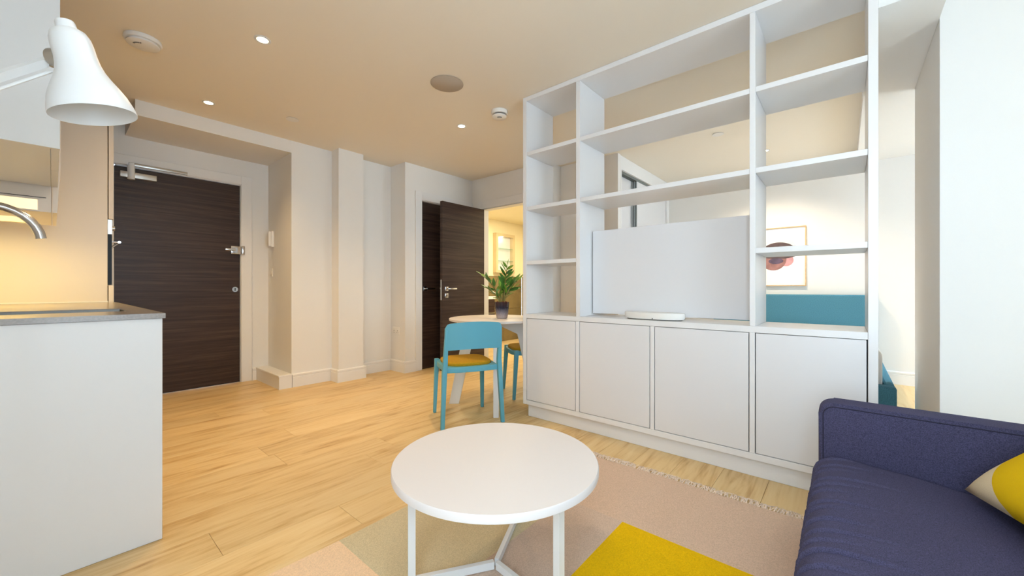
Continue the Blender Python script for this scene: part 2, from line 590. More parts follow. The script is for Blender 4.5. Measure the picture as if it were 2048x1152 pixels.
# tiled lower bathroom walls: individual tiles on the far and back walls
tw = struct('wall_bathroom_tiled', [(3.87, 6.06, 4.912, 5.05, 0, 1.22), (6.072, 6.20, 2.65, 4.912, 0, 1.22)], M['niche'],
            'tan tiled lower wall inside the bathroom', 'wall')
for zi in range(2):
    for xi in range(4):
        xa, xb = 3.88 + xi * 0.545, 3.88 + (xi + 1) * 0.545 - 0.005
        bx('tile', (xa, min(xb, 6.055), 4.900, 4.9119, zi * 0.61 + 0.002, (zi + 1) * 0.61 - 0.003), M['tile'], tw, bev=0.0015, seg=1)
    for yi in range(4):
        ya = 2.76 + yi * 0.534
        bx('tile', (6.06, 6.0719, ya, ya + 0.529, zi * 0.61 + 0.002, (zi + 1) * 0.61 - 0.003), M['tile'], tw, bev=0.0015, seg=1)


# baseboards: profile with a small groove / chamfered top
def baseboard(name, segs, label, h=0.135, t=0.022):
    """segs: (axis, fixed wall coordinate, direction sign into room, from, to)"""
    bm = BM()
    for ax, w, sg, f0, f1 in segs:
        prof = [(0, 0.0), (sg * t, 0.0), (sg * t, h - 0.035), (sg * (t - 0.004), h - 0.032), (sg * (t - 0.004), h - 0.028),
                (sg * t, h - 0.025), (sg * t, h - 0.008), (sg * (t - 0.008), h), (0, h)]
        pr = [(w + p, z) for p, z in prof]
        prism(bm, pr, 'y' if ax == 'y' else 'x', f0, f1)      # axis = direction of run
    o = link(name, bm, M['paint_cool'])
    return tag(o, label, 'baseboard', kind='structure')


# run along x means wall plane is Y=const -> polygon in (y,z), extruded on x
baseboard('baseboard_pier', [('x', 4.245, -1, 1.562, 1.965), ('x', 4.085, -1, 1.943, 2.267), ('y', 1.965, -1, 4.085, 4.222),
                             ('y', 2.245, 1, 4.085, 4.222), ('x', 4.245, -1, 2.268, 2.668), ('y', 2.69, -1, 3.941, 4.244),
                             ('x', 3.94, -1, 2.668, 2.828)],
          'white grooved baseboard around the projecting pier')
baseboard('baseboard_entrance', [('x', 4.90, -1, 1.400, 1.438)], 'short white baseboard beside the entrance door frame')
baseboard('baseboard_bedroom', [('y', 5.69, -1, -2.98, -0.30)], 'white baseboard along the bedroom wall past the bed')
baseboard('baseboard_corridor', [('y', 4.03, -1, 1.91, 2.69), ('x', 2.70, -1, 3.78, 4.005)], 'white baseboard on the corridor wall end')

# boxed step in the entrance recess
bm = BM()
box(bm, 1.440, 1.556, 4.223, 4.897, 0.0, 0.122)
box(bm, 1.434, 1.559, 4.220, 4.898, 0.122, 0.138, bev=0.003)
tag(link('boxed_plinth', bm, M['paint_cool']), 'low white boxed-in plinth on the floor of the entrance recess', 'plinth')


# ------------------------------------------------------------------ doors
def architrave(name, parts, label):
    bm = BM()
    for e in parts: box(bm, *e, bev=0.002, seg=1)
    o = link(name, bm, M['paint_cool'], smooth=True)
    return tag(o, label, 'door frame', kind='structure')


architrave('trim_1', [(1.300, 1.398, 4.880, 4.899, 0, 2.189), (1.294, 1.300, 4.885, 4.96, 0, 2.092),
                      (0.25, 1.300, 4.880, 4.899, 2.099, 2.189), (0.36, 1.300, 4.886, 4.96, 2.089, 2.0985),
                      (0.25, 0.348, 4.880, 4.899, 0, 2.099)],
           'wide white frame around the dark entrance door')
architrave('trim_2', [(2.829, 2.914, 3.921, 3.939, 0, 2.172), (2.914, 3.766, 3.921, 3.939, 2.072, 2.172), (3.681, 3.766, 3.921, 3.939, 0, 2.072),
                      (2.9155, 2.923, 3.925, 4.015, 0, 2.063), (2.9155, 3.679, 3.925, 4.015, 2.0625, 2.0695)],
           'white frame around the closed cupboard door')
architrave('trim_3', [(3.752, 3.769, 3.722, 3.812, 0, 2.165), (3.752, 3.769, 2.86, 3.722, 2.062, 2.165), (3.752, 3.769, 2.86, 2.948, 0, 2.062),
                      (3.760, 3.868, 3.712, 3.7195, 0, 2.055), (3.760, 3.868, 2.951, 2.958, 0, 2.055), (3.760, 3.868, 2.951, 3.7195, 2.0515, 2.0595)],
           'white frame around the open bathroom doorway')


def leaf_door(name, ext, label):
    o = bx(name, ext, M['door_wood'], bev=0.0015, seg=1)
    return tag(o, label, 'door', kind='structure')


def square_handle(parent, x, y, z, sx=1, sq=0.052, lever=0.125):
    """lever on a square rose on a door face at plane Y=y facing -Y"""
    h = BM()
    box(h, x - sq / 2, x + sq / 2, y - 0.009, y - 0.0002, z - sq / 2, z + sq / 2, bev=0.002)
    tube(h, [(x, y - 0.009, z), (x, y - 0.048, z)], 0.010, 16)
    box(h, min(x - sx * 0.010, x + sx * lever), max(x - sx * 0.010, x + sx * lever), y - 0.056, y - 0.040, z - 0.009, z + 0.011, bev=0.003)
    return tag(link('door_handle', h, M['chrome'], parent, smooth=True), 'chrome lever on a square rose')


# entrance door leaf: z .004-2.085
d1 = leaf_door('door_1', (0.352, 1.291, 4.905, 4.955, 0.004, 2.085), 'dark brown entrance door with a closer and chrome night latch')
lt = BM()
# night latch body near X 1.20-1.29, z 1.40
box(lt, 1.205, 1.298, 4.872, 4.904, 1.355, 1.440, bev=0.006)
tube(lt, [(1.235, 4.872, 1.400), (1.235, 4.856, 1.400)], 0.026, 24)
box(lt, 1.150, 1.240, 4.846, 4.857, 1.388, 1.412, bev=0.005)
tag(link('night_latch', lt, M['chrome'], d1, smooth=True), 'chrome night latch with a small lever')
kp = BM()
box(kp, 1.299, 1.326, 4.856, 4.879, 1.350, 1.446, bev=0.008)
link('latch_keep', kp, M['chrome'], d1, smooth=True)
cy = BM()
tube(cy, [(1.247, 4.9045, 0.985), (1.247, 4.893, 0.985)], 0.027, 28)
link('cylinder_lock', cy, M['chrome'], d1, smooth=True)
bx('keyhole', (1.243, 1.251, 4.8915, 4.8928, 0.970, 1.000), M['black'], d1)
cl = BM()
box(cl, 0.385, 0.625, 4.845, 4.904, 1.985, 2.035, bev=0.003)
link('door_closer', cl, M['alu'], d1, smooth=True)
ca = BM()
tube(ca, [(0.455, 4.856, 1.972), (0.455, 4.856, 2.090)], 0.026, 24)
box(ca, 0.440, 0.475, 4.848, 4.862, 2.060, 2.118, bev=0.002)
link('closer_arm', ca, M['white_metal'], d1, smooth=True)
rl = BM()
box(rl, 0.440, 0.850, 4.856, 4.8795, 2.095, 2.122, bev=0.002)
link('closer_rail', rl, M['steel'], d1, smooth=True)

# cupboard door (closed)
d2 = leaf_door('door_2', (2.926, 3.676, 3.955, 3.999, 0.004, 2.058), 'closed dark brown cupboard door behind the open door')
square_handle(d2, 2.984, 3.955, 0.992)

# bathroom door (open 90 degrees)
d3 = leaf_door('door_3', (3.03, 3.745, 3.675, 3.719, 0.006, 2.047), 'dark brown bathroom door standing open towards the room')
square_handle(d3, 3.090, 3.675, 0.990)
tr = BM()
box(tr, 3.064, 3.116, 3.666, 3.6748, 0.882, 0.934, bev=0.002)
tube(tr, [(3.090, 3.666, 0.908), (3.090, 3.650, 0.908)], 0.016, 20)
link('thumb_turn', tr, M['chrome'], d3, smooth=True)
ep = BM()
box(ep, 3.0272, 3.0298, 3.686, 3.708, 0.855, 1.100)
box(ep, 3.016, 3.0272, 3.690, 3.704, 0.985, 1.005, bev=0.002)
link('latch_plate', ep, M['steel'], d3, smooth=True)
h2 = BM()
for zz in (0.25, 1.05, 1.85):
    tube(h2, [(3.751, 3.690, zz - 0.05), (3.751, 3.690, zz + 0.05)], 0.006, 10)
link('hinge', h2, M['steel'], d3, smooth=True)

# ------------------------------------------------------------------ wall fittings
ic = empty('intercom', (1.56, 4.765, 1.53), 0, 'white entry phone with grey screen on the recess side wall', 'intercom')
bm = BM(); box(bm, -0.030, -0.001, -0.055, 0.055, -0.085, 0.085, bev=0.004); link('housing', bm, M['white_plastic'], ic, True)
bm = BM(); box(bm, -0.033, -0.0302, -0.012, 0.050, 0.020, 0.072, bev=0.001); link('screen', bm, M['grey_plastic'], ic)
bm = BM(); box(bm, -0.056, -0.0302, -0.052, -0.020, -0.078, 0.080, bev=0.005); link('handset', bm, M['white_plastic'], ic, True)
sw = empty('light_switch', (1.56, 4.79, 1.17), 0, 'white double light switch below the entry phone', 'switch')
bm = BM(); box(bm, -0.010, -0.001, -0.043, 0.043, -0.043, 0.043, bev=0.003); link('plate', bm, M['white_plastic'], sw, True)
for yy in (-0.016, 0.016):
    bm = BM(); box(bm, -0.015, -0.0102, yy - 0.010, yy + 0.010, -0.018, 0.018, bev=0.002); link('rocker', bm, M['white_plastic'], sw, True)
so = empty('wall_socket', (2.69, 4.12, 0.486), 0, 'white double wall socket on the side of the cupboard corner', 'socket')
bm = BM(); box(bm, -0.010, -0.001, -0.073, 0.073, -0.043, 0.043, bev=0.003); link('plate', bm, M['white_plastic'], so, True)
for yy in (-0.036, 0.036):
    bm = BM(); box(bm, -0.014, -0.0102, yy - 0.006, yy + 0.006, 0.014, 0.030, bev=0.001); link('rocker', bm, M['white_plastic'], so)
    bm = BM()
    box(bm, -0.0112, -0.0102, yy - 0.004, yy + 0.004, -0.004, 0.006)
    box(bm, -0.0112, -0.0102, yy - 0.016, yy - 0.008, -0.022, -0.018)
    box(bm, -0.0112, -0.0102, yy + 0.008, yy + 0.016, -0.022, -0.018)
    link('socket_holes', bm, M['black'], so)

# ------------------------------------------------------------------ ceiling fittings


def downlight(x, y, label, z=CEIL, group=None, power=DOWN_W, ang=130, col=WARM):
    t = empty('downlight', (x, y, z), 0, label, 'ceiling light', group)
    bm = BM()
    prof = [(0.030, -0.001), (0.044, -0.001), (0.044, -0.004), (0.038, -0.006), (0.030, -0.004)]
    lathe(bm, prof + [prof[0]], 36, capb=False, capt=False)
    link('trim_ring', bm, M['white_metal'], t, True)
    bm = BM()
    lathe(bm, [(0.0295, -0.003), (0.0295, -0.001)], 36)
    link('lens', bm, M['bulb'], t, True)
    l = lamp('SPOT', (x, y, z - 0.02), power, col, 0.03, math.radians(ang), 1.0)
    return t


downlight(0.813, 2.649, 'lit round downlight nearest the kitchen, left of the ceiling speaker')
downlight(0.809, 3.878, 'lit round downlight above the entrance recess')
downlight(2.429, 2.675, 'small lit downlight above the dining table, beside the white smoke alarm')
downlight(0.80, 1.15, 'added fill downlight over the living area in front of the kitchen, outside the view', power=8, col=(1, .94, .88))  # unseen lamp added to lift the living area
downlight(0.50, 0.50, 'added fill downlight over the near end of the rug, outside the view', power=8, col=(1, .94, .88))  # also added, neutral fill for the near floor and unit front
downlight(0.60, -0.80, 'added fill downlight over the sofa back, outside the view', power=8, col=(1, .94, .88))  # added unseen lamp, neutral fill from behind the camera
downlight(4.60, -1.60, 'added fill downlight in the bedroom bulkhead near the window, outside the view', z=2.36, power=40, col=(1, .90, .78))  # unseen lamp added to brighten the bedroom ceiling
downlight(4.986, 0.656, 'tiny lit downlight in the bedroom ceiling seen through the shelves', power=80, col=(1, .84, .62))


def smoke_alarm(x, y, label, rings):
    t = empty('smoke_alarm', (x, y, CEIL), 0, label, 'smoke alarm')
    bm = BM()
    lathe(bm, [(0.068, -0.001), (0.070, -0.016), (0.066, -0.026)], 48)
    link('base', bm, M['white_plastic'], t, True)
    bm = BM()
    lathe(bm, [(0.056, -0.0262), (0.056, -0.034)], 40)
    link('vent_ring', bm, M['grey_plastic'] if rings else M['white_plastic'], t, True)
    bm = BM()
    lathe(bm, [(0.060, -0.0342), (0.060, -0.040), (0.050, -0.047), (0.02, -0.050)], 40)
    link('cap', bm, M['white_plastic'], t, True)
    bm = BM()
    for k in range(5):
        a = k * 0.22 - 0.44
        cx, cy = 0.035 * math.cos(a + 3.9), 0.035 * math.sin(a + 3.9)
        box(bm, cx - 0.003, cx + 0.003, cy - 0.003, cy + 0.003, -0.053, -0.0485)
    link('sensor_slots', bm, M['grey_plastic'], t)
    return t


smoke_alarm(0.350, 3.190, 'round white heat alarm on the ceiling beside the lamp shade', False).scale = (1.25, 1.25, 0.9)
smoke_alarm(2.430, 2.206, 'round white smoke alarm with dark ring near the shelving unit', True).scale = (1.0, 1.0, 1.3)
sp = empty('ceiling_speaker', (1.856, 2.199, CEIL), 0, 'flat round beige speaker grille in the ceiling', 'speaker')
bm = BM(); lathe(bm, [(0.112, -0.001), (0.118, -0.002), (0.118, -0.005), (0.112, -0.006)], 64); link('rim', bm, M['grille'], sp, True)
bm = BM(); lathe(bm, [(0.108, -0.0062), (0.106, -0.0075)], 64); link('mesh_grille', bm, M['grille'], sp, True)
for x, y, lb in ((1.366, 3.695, 'flat white round sprinkler cover on the living room ceiling'),
                 (4.158, 0.931, 'flat white round sprinkler cover on the bedroom ceiling')):
    bm = BM(); lathe(bm, [(0.046, -0.001), (0.046, -0.004)], 36)
    bm2 = bm; lathe(bm2, [(0.050, -0.0045), (0.050, -0.007)], 36)
    o = link('sprinkler_cover', bm, M['white_plastic'], None, True, loc=(x, y, CEIL))
    tag(o, lb, 'sprinkler cover')

# ------------------------------------------------------------------ shelving unit (room divider)
XF, XB = 2.385, 2.75
YL, YR = 1.917, -0.114
su = empty('shelving_unit', (XF, (YL + YR) / 2, 0), 0,
           'white open shelving room divider with low cupboards below', 'shelving unit')


def part(name, ext, m=M['lacquer'], bev=0.0012, parent=None, label=None):
    """box given in world coordinates, parented to the unit"""
    par = parent or su
    bm = BM()
    ox, oy, oz = su.location
    box(bm, ext[0] - ox, ext[1] - ox, ext[2] - oy, ext[3] - oy, ext[4] - oz, ext[5] - oz, bev=bev, seg=1)
    o = link(name, bm, m, par, True)
    if label: o['label'] = label
    return o


BT = 0.800    # base top
ST = 0.034
part('side_panel', (XF, XB, YL - ST, YL, 0.097, H - 0.002))
part('side_panel', (XF, XB, YR, YR + ST, 0.002, H - 0.002))
part('divider', (XF, XB, 1.407, 1.439, BT, H - 0.036))
part('divider', (XF, XB, 0.356, 0.383, BT, H - 0.036))
part('top_panel', (XF, XB, YR + ST, YL - ST, H - 0.035, H - 0.002))
part('base_top', (XF, XB, YR + ST + 0.0005, YL - ST - 0.0005, 0.766, BT - 0.0005))
# shelves
for ya, yb, zs in ((1.4395, YL - ST - 0.0005, (2.055, 1.630, 1.210)), (0.3835, 1.4065, (2.055, 1.630)), (YR + ST + 0.0005, 0.3555, (2.055, 1.630, 1.210))):
    for zt in zs:
        part('shelf', (XF + 0.002, XB - 0.002, ya, yb, zt - 0.028, zt))
part('back_panel', (2.548, 2.590, 0.384, 1.396, BT + 0.018, 1.412), M['lacquer_door'], label='low white board filling the back of the wide bay')
# base carcass
part('bottom_rail', (XF, XB, YR + ST + 0.0005, YL - ST - 0.0005, 0.097, 0.132))
for ya, yb in ((1.412, 1.444), (0.886, 0.915), (0.357, 0.386)):
    part('stile', (XF, XB - 0.02, ya + 0.002, yb - 0.002, 0.1325, 0.7655))
part('carcass_back', (XB - 0.018, XB, YR + ST + 0.0005, YL - ST - 0.0005, 0.1325, 0.7655))
for ya, yb in ((1.444, 1.880), (0.915, 1.412), (0.386, 0.886), (-0.077, 0.357)):
    part('cabinet_door', (XF + 0.001, XF + 0.020, ya + 0.0022, yb - 0.0022, 0.1352, 0.7632), M['lacquer_door'])
    part('door_shadow_gap', (XF + 0.010, XF + 0.024, ya, yb, 0.1328, 0.7652), M['gap'], bev=0) if False else None
part('plinth', (2.415, 2.700, YR + ST + 0.0005, YL - 0.030, 0.0005, 0.0965))

# oval disc lying on the base
st = empty('oval_stand', (2.478, 0.925, BT), 0, 'low white oval stand lying on the cupboard top in the wide bay', 'stand')
bm = BM()
lathe(bm, [(0.93, 0.0), (0.95, 0.006)], 64); bmesh.ops.scale(bm, vec=(0.075, 0.185, 1), verts=bm.verts)
link('foot_ring', bm, M['grey_plastic'], st, True)
bm = BM()
lathe(bm, [(0.96, 0.0062), (1.0, 0.016), (1.0, 0.040), (0.985, 0.045)], 64); bmesh.ops.scale(bm, vec=(0.078, 0.19, 1), verts=bm.verts)
link('body', bm, M['white_plastic'], st, True)
bm = BM(); tube(bm, [(-0.0795, -0.02, 0.011), (-0.074, -0.02, 0.011)], 0.003, 10)
link('indicator_hole', bm, M['black'], st)

# ------------------------------------------------------------------ kitchen
kc = empty('base_cabinet', (-0.05, 3.0, 0), 0, 'tall white kitchen base cabinet run with plain end panel at the left', 'cabinet')


def kpart(name, ext, m, par, bev=0.001):
    bm = BM()
    ox, oy, oz = par.location
    box(bm, ext[0] - ox, ext[1] - ox, ext[2] - oy, ext[3] - oy, ext[4] - oz, ext[5] - oz, bev=bev, seg=1)
    return link(name, bm, m, par, True)


kpart('end_panel', (-0.395, 0.284, 2.072, 2.092, 0.001, 0.8790), M['kitchen_white'], kc)
kpart('carcass', (-0.395, 0.255, 2.0925, 2.30, 0.10, 0.8785), M['kitchen_white'], kc)
kpart('carcass', (-0.395, 0.255, 2.76, 3.965, 0.10, 0.8785), M['kitchen_white'], kc)
kpart('carcass', (-0.395, 0.255, 2.30, 2.76, 0.10, 0.69), M['kitchen_white'], kc)
kpart('plinth', (-0.395, 0.215, 2.0925, 3.965, 0.001, 0.0995), M['kitchen_white'], kc)
for k in range(3):
    ya = 2.094 + k * 0.624
    kpart('cabinet_door', (0.2555, 0.275, ya, ya + 0.620, 0.105, 0.874), M['kitchen_white'], kc)

wt = BM()
SX0, SX1, SY0, SY1 = -0.22, 0.215, 2.36, 2.68
for e in ((-0.395, 0.292, 2.062, SY0), (-0.395, 0.292, SY1, 3.966), (-0.395, SX0, SY0, SY1), (SX1, 0.292, SY0, SY1)):
    box(wt, e[0], e[1], e[2], e[3], 0.880, 0.900)
bmesh.ops.remove_doubles(wt, verts=wt.verts, dist=0.0001)
tag(link('worktop', wt, M['stone']), 'grey stone worktop on the white kitchen cabinets', 'worktop')
us = BM(); box(us, -0.38, 0.255, 3.9655, 3.9685, 0.9005, 0.908)
tag(link('sealing_strip', us, M['white_plastic']), 'thin white sealing strip where the worktop meets the beige tall unit', 'strip')

sk = BM()
t = 0.004
zb = 0.72
ri = 0.0
box(sk, SX0 + .001, SX1 - .001, SY0 + .001, SY1 - .001, zb, zb + t)
box(sk, SX0 + .001, SX0 + t, SY0 + .001, SY1 - .001, zb + t, 0.896)
box(sk, SX1 - t, SX1 - .001, SY0 + .001, SY1 - .001, zb + t, 0.896)
box(sk, SX0 + t, SX1 - t, SY0 + .001, SY0 + t, zb + t, 0.896)
box(sk, SX0 + t, SX1 - t, SY1 - t, SY1 - .001, zb + t, 0.896)
so2 = tag(link('sink', sk, M['sink_steel']), 'stainless undermount sink set into the grey worktop', 'sink')
bm = BM(); lathe(bm, [(0.045, 0), (0.045, 0.003), (0.02, 0.002)], 28, c=(0.0, 2.52, zb + t)); link('drain', bm, M['chrome'], so2, True)

tp = empty('kitchen_tap', (-0.30, 2.52, 0.900), 0, 'curved chrome kitchen tap arching over the sink', 'tap')
bm = BM(); lathe(bm, [(0.026, 0.0005), (0.026, 0.035), (0.018, 0.045)], 28); link('base', bm, M['chrome'], tp, True)
pts = []
bm = BM()
pts = [(0, 0, 0.045), (0, 0, 0.29)]
R_ = 0.135
for k in range(1, 17):
    a = PI - (PI * 0.97) * k / 16
    pts.append((R_ + R_ * math.cos(a), 0, 0.29 + R_ * math.sin(a)))
tube(bm, pts, 0.0155, 20)
link('spout', bm, M['chrome'], tp, True)
bm = BM(); tube(bm, [(0, 0.02, 0.03), (0, 0.05, 0.035), (0.0, 0.11, 0.07)], [0.008, 0.007, 0.005], 12); link('lever', bm, M['chrome'], tp, True)

# wall cabinets
uc = empty('wall_cabinet', (-0.20, 2.5, 1.48), 0, 'white wall cabinet with a plain end panel behind the lamp', 'cabinet')
kpart('end_panel', (-0.395, 0.017, 2.072, 2.090, 1.481, 2.46), M['kitchen_white'], uc)
kpart('carcass', (-0.395, -0.005, 2.0905, 2.895, 1.485, 2.46), M['kitchen_white'], uc)
for ya in (2.092, 2.496):
    kpart('cabinet_door', (-0.0045, 0.016, ya, ya + 0.400, 1.485, 2.458), M['kitchen_white'], uc)

# extractor hood: tapered front, light strip in the underside
hd = empty('cooker_hood', (-0.2, 3.2, 1.36), 0, 'beige cooker hood with a lit yellow strip beneath the wall cabinet', 'cooker hood')


def hood_prism(name, poly, y0, y1, m, mi=0):
    bm = BM()
    prism(bm, [(x + 0.2, z - 1.36) for x, z in poly], 'y', y0 - 3.2, y1 - 3.2)
    return link(name, bm, m, hd)


hood_prism('housing', [(-0.395, 1.362), (-0.004, 1.362), (-0.004, 1.84), (-0.395, 1.84)], 2.902, 3.50, M['kitchen_beige'])
hood_prism('front_flap', [(0.000, 1.362), (0.014, 1.362), (0.026, 1.60), (0.026, 1.84), (0.000, 1.84)], 2.900, 3.502, M['kitchen_beige'])
hood_prism('seam', [(-0.395, 1.5475), (-0.004, 1.5475), (-0.004, 1.549), (-0.395, 1.549)], 2.9005, 2.9018, M['gap'])
hood_prism('slot', [(-0.395, 1.428), (-0.02, 1.428), (-0.02, 1.431), (-0.395, 1.431)], 2.9002, 2.9018, M['gap'])
hood_prism('lens_frame', [(-0.395, 1.364), (-0.040, 1.364), (-0.040, 1.422), (-0.395, 1.422)], 2.898, 2.9018, M['kitchen_beige'])
hood_prism('light_strip', [(-0.390, 1.369), (-0.046, 1.369), (-0.046, 1.417), (-0.390, 1.417)], 2.8965, 2.8978, M['hood_light'])
hood_prism('underside_lens', [(-0.35, 1.3590), (-0.08, 1.3590), (-0.08, 1.3618), (-0.35, 1.3618)], 3.20, 3.42, M['hood_light'])
lamp('AREA', (-0.21, 3.42, 1.352), 3.4, (1.0, 0.74, 0.22), 0.28, sy=0.12)

# tall oven housing
tu = empty('tall_cabinet', (-0.05, 4.28, 0), 0, 'beige tall kitchen unit housing the built-in oven', 'cabinet')
kpart('side_panel', (-0.395, 0.252, 3.970, 3.990, 0.001, 2.360), M['kitchen_beige'], tu)
kpart('side_panel', (-0.395, 0.252, 4.560, 4.580, 0.001, 2.360), M['kitchen_beige'], tu)
kpart('back_panel', (-0.395, -0.38, 3.991, 4.559, 0.10, 2.360), M['kitchen_beige'], tu)
kpart('shelf_board', (-0.379, 0.250, 3.991, 4.559, 0.995, 1.012), M['kitchen_beige'], tu)
kpart('shelf_board', (-0.379, 0.250, 3.991, 4.559, 1.488, 1.505), M['kitchen_beige'], tu)
kpart('top_board', (-0.379, 0.250, 3.991, 4.559, 2.342, 2.360), M['kitchen_beige'], tu)
kpart('cabinet_door', (0.257, 0.282, 3.972, 4.578, 0.105, 1.018), M['kitchen_beige'], tu)
kpart('cabinet_door', (0.257, 0.282, 3.972, 4.578, 1.490, 2.358), M['kitchen_beige'], tu)
ov = empty('built_in_oven', (0.0, 4.275, 1.014), 0, 'black glass built-in oven with steel bar handle in the tall unit', 'oven')
kpart('body', (-0.30, 0.250, 3.995, 4.555, 1.014, 1.484), M['steel'], ov)
kpart('glass_door', (0.2525, 0.274, 3.974, 4.576, 1.022, 1.380), M['dark_glass'], ov)
kpart('control_panel', (0.2525, 0.276, 3.974, 4.576, 1.382, 1.486), M['steel'], ov)
bm = BM(); tube(bm, [(0.314, -0.27, 0.318), (0.314, 0.27, 0.318)], 0.009, 14)
for yy in (-0.25, 0.25): tube(bm, [(0.2745, yy, 0.318), (0.314, yy, 0.318)], 0.006, 10)
link('bar_handle', bm, M['chrome'], ov, True)
for k, yy in enumerate((-0.2, 0.2)):
    bm = BM(); tube(bm, [(0.2765, yy, 0.42), (0.296, yy, 0.42)], 0.018, 20); link('knob', bm, M['steel'], ov, True)

# ------------------------------------------------------------------ floor lamp (white, long neck shade)
LB = (-0.17, 1.40)
fp = empty('floor_lamp', (LB[0], LB[1], 0), 0, 'white reading floor lamp whose bell shade hangs at top left', 'floor lamp')
bm = BM(); lathe(bm, [(0.125, 0.001), (0.130, 0.008), (0.130, 0.020), (0.120, 0.027), (0.02, 0.030)], 48); link('base', bm, M['white_metal'], fp, True)
bm = BM(); tube(bm, [(0, 0, 0.03), (0, 0, 1.372)], 0.010, 16); link('pole', bm, M['white_metal'], fp, True)
# shade geometry: axis
SH = Vector((0.063 - LB[0], 1.317 - LB[1], 1.398))      # middle of shade rim (local to lamp)
RIGHT = Vector((0.648, -0.7614, 0)); FWD = Vector((0.7614, 0.648, 0))
axis_up = (0.975 * Vector((0, 0, 1)) - 0.185 * RIGHT - 0.140 * FWD).normalized()
rot = Vector((0, 0, 1)).rotation_difference(axis_up).to_matrix().to_4x4()
prof = [(0.1035, 0.0), (0.104, 0.003), (0.101, 0.018), (0.092, 0.045), (0.080, 0.068), (0.068, 0.088), (0.058, 0.108), (0.052, 0.128),
        (0.0495, 0.150), (0.049, 0.175), (0.047, 0.192), (0.041, 0.206), (0.030, 0.214), (0.024, 0.216), (0.023, 0.232), (0.021, 0.236), (0.0, 0.236)]
prof = [(r * 0.715, z * 0.86) for r, z in prof]
inner = [(0.0, 0.200), (0.040, 0.198), (0.046, 0.180), (0.047, 0.150), (0.0500, 0.127), (0.056, 0.106), (0.066, 0.086), (0.078, 0.066), (0.090, 0.043), (0.099, 0.017), (0.1015, 0.002)]
inner = [(r * 0.715, z * 0.86) for r, z in inner]
bm = BM()
lathe(bm, (inner + prof), 64, capb=False, capt=False)
bmesh.ops.remove_doubles(bm, verts=bm.verts, dist=1e-5)
bmesh.ops.transform(bm, matrix=Matrix.Translation(SH) @ rot, verts=bm.verts)
shade = link('lamp_shade', bm, M['white_metal'], fp, True)
shade['label'] = 'white bell-shaped metal lamp shade'
bm = BM()
lathe(bm, [(0.0, 0.07), (0.016, 0.075), (0.022, 0.095), (0.018, 0.12), (0.010, 0.14), (0.010, 0.168)], 28, capb=False, capt=False)
bmesh.ops.transform(bm, matrix=Matrix.Translation(SH) @ rot, verts=bm.verts)
link('bulb', bm, M['white_plastic'], fp, True)
J = SH + axis_up * 0.125 - RIGHT * 0.038
bm = BM(); 
jm = Matrix.Translation(J)
tube(bm, [J - RIGHT * 0.014, J + RIGHT * 0.006], 0.020, 20)
tube(bm, [J - RIGHT * 0.014 + Vector((0, 0, 0.02)), J - RIGHT * 0.014 - Vector((0, 0, 0.02))], 0.006, 10)
link('swivel_joint', bm, M['steel'], fp, True)
bm = BM()
A0 = Vector((0, 0, 1.372)); A1 = J - RIGHT * 0.018 + Vector((0, 0, -0.004))
tube(bm, [A0, A1], 0.011, 4)
tube(bm, [A0 + Vector((0, 0, -0.03)), A1 + Vector((0, 0, -0.026))], 0.0035, 8)
link('arm', bm, M['white_metal'], fp, False)
bm = BM(); tube(bm, [A0 - FWD * 0.02, A0 + FWD * 0.02], 0.020, 20); link('elbow_joint', bm, M['steel'], fp, True)

# ------------------------------------------------------------------ coffee table
ctc = (-0.057, 1.388)
cx, cyy = .648 * ctc[0] + .7614 * ctc[1], -.7614 * ctc[0] + .648 * ctc[1]
ct = empty('coffee_table', (cx, cyy, 0.0075), 0, 'round white coffee table with slim metal legs on the rug', 'coffee table')
zc = 0.40 - 0.0075
bm = BM(); lathe(bm, [(0.352, zc - 0.0275), (0.357, zc - 0.024), (0.357, zc - 0.004), (0.354, zc)], 128); link('table_top', bm, M['white_top'], ct, True)
for ang in (75, 197, 313):
    a = math.radians(ang)
    dr = RIGHT * math.cos(a) + FWD * math.sin(a)
    pr = dr.cross(Vector((0, 0, 1)))
    bm = BM()
    def flatbar(bm, p0, p1, n1, w, n2, t_):
        vs = []
        for p in (p0, p1):
            for s1, s2 in ((-1, -1), (1, -1), (1, 1), (-1, 1)):
                vs.append(bm.verts.new(p + n1 * s1 * w / 2 + n2 * s2 * t_ / 2))
        bm.faces.new(vs[:4]); bm.faces.new(vs[4:][::-1])
        for k in range(4): bm.faces.new([vs[k], vs[(k + 1) % 4], vs[4 + (k + 1) % 4], vs[4 + k]])
    flatbar(bm, dr * 0.290, dr * 0.290 + Vector((0, 0, zc - 0.028)), pr, 0.024, dr, 0.024)
    link('leg', bm, M['white_metal'], ct)
    bm = BM()
    flatbar(bm, dr * 0.008 + Vector((0, 0, 0.014)), dr * 0.2775 + Vector((0, 0, 0.014)), pr, 0.016, Vector((0, 0, 1)), 0.026)
    link('base_bar', bm, M['white_metal'], ct)
    bm = BM()
    flatbar(bm, dr * 0.01 + Vector((0, 0, zc - 0.034)), dr * 0.2775 + Vector((0, 0, zc - 0.034)), pr, 0.022, Vector((0, 0, 1)), 0.012)
    link('top_bar', bm, M['white_metal'], ct)

# ------------------------------------------------------------------ rug
rg = empty('area_rug', (1.04, 0.82, 0), 0, 'flat woven rug with pink beige, tan, peach and yellow blocks and a fringe', 'rug')
xs = [0.02, 0.73, 1.57, 2.08]
ys = [0.13, 0.72, 1.00, 1.52]


def cell(i, j):
    if i == 2: return 0
    if i == 1: return (3, 1, 2)[j]
    return (0, 2, 4)[j]


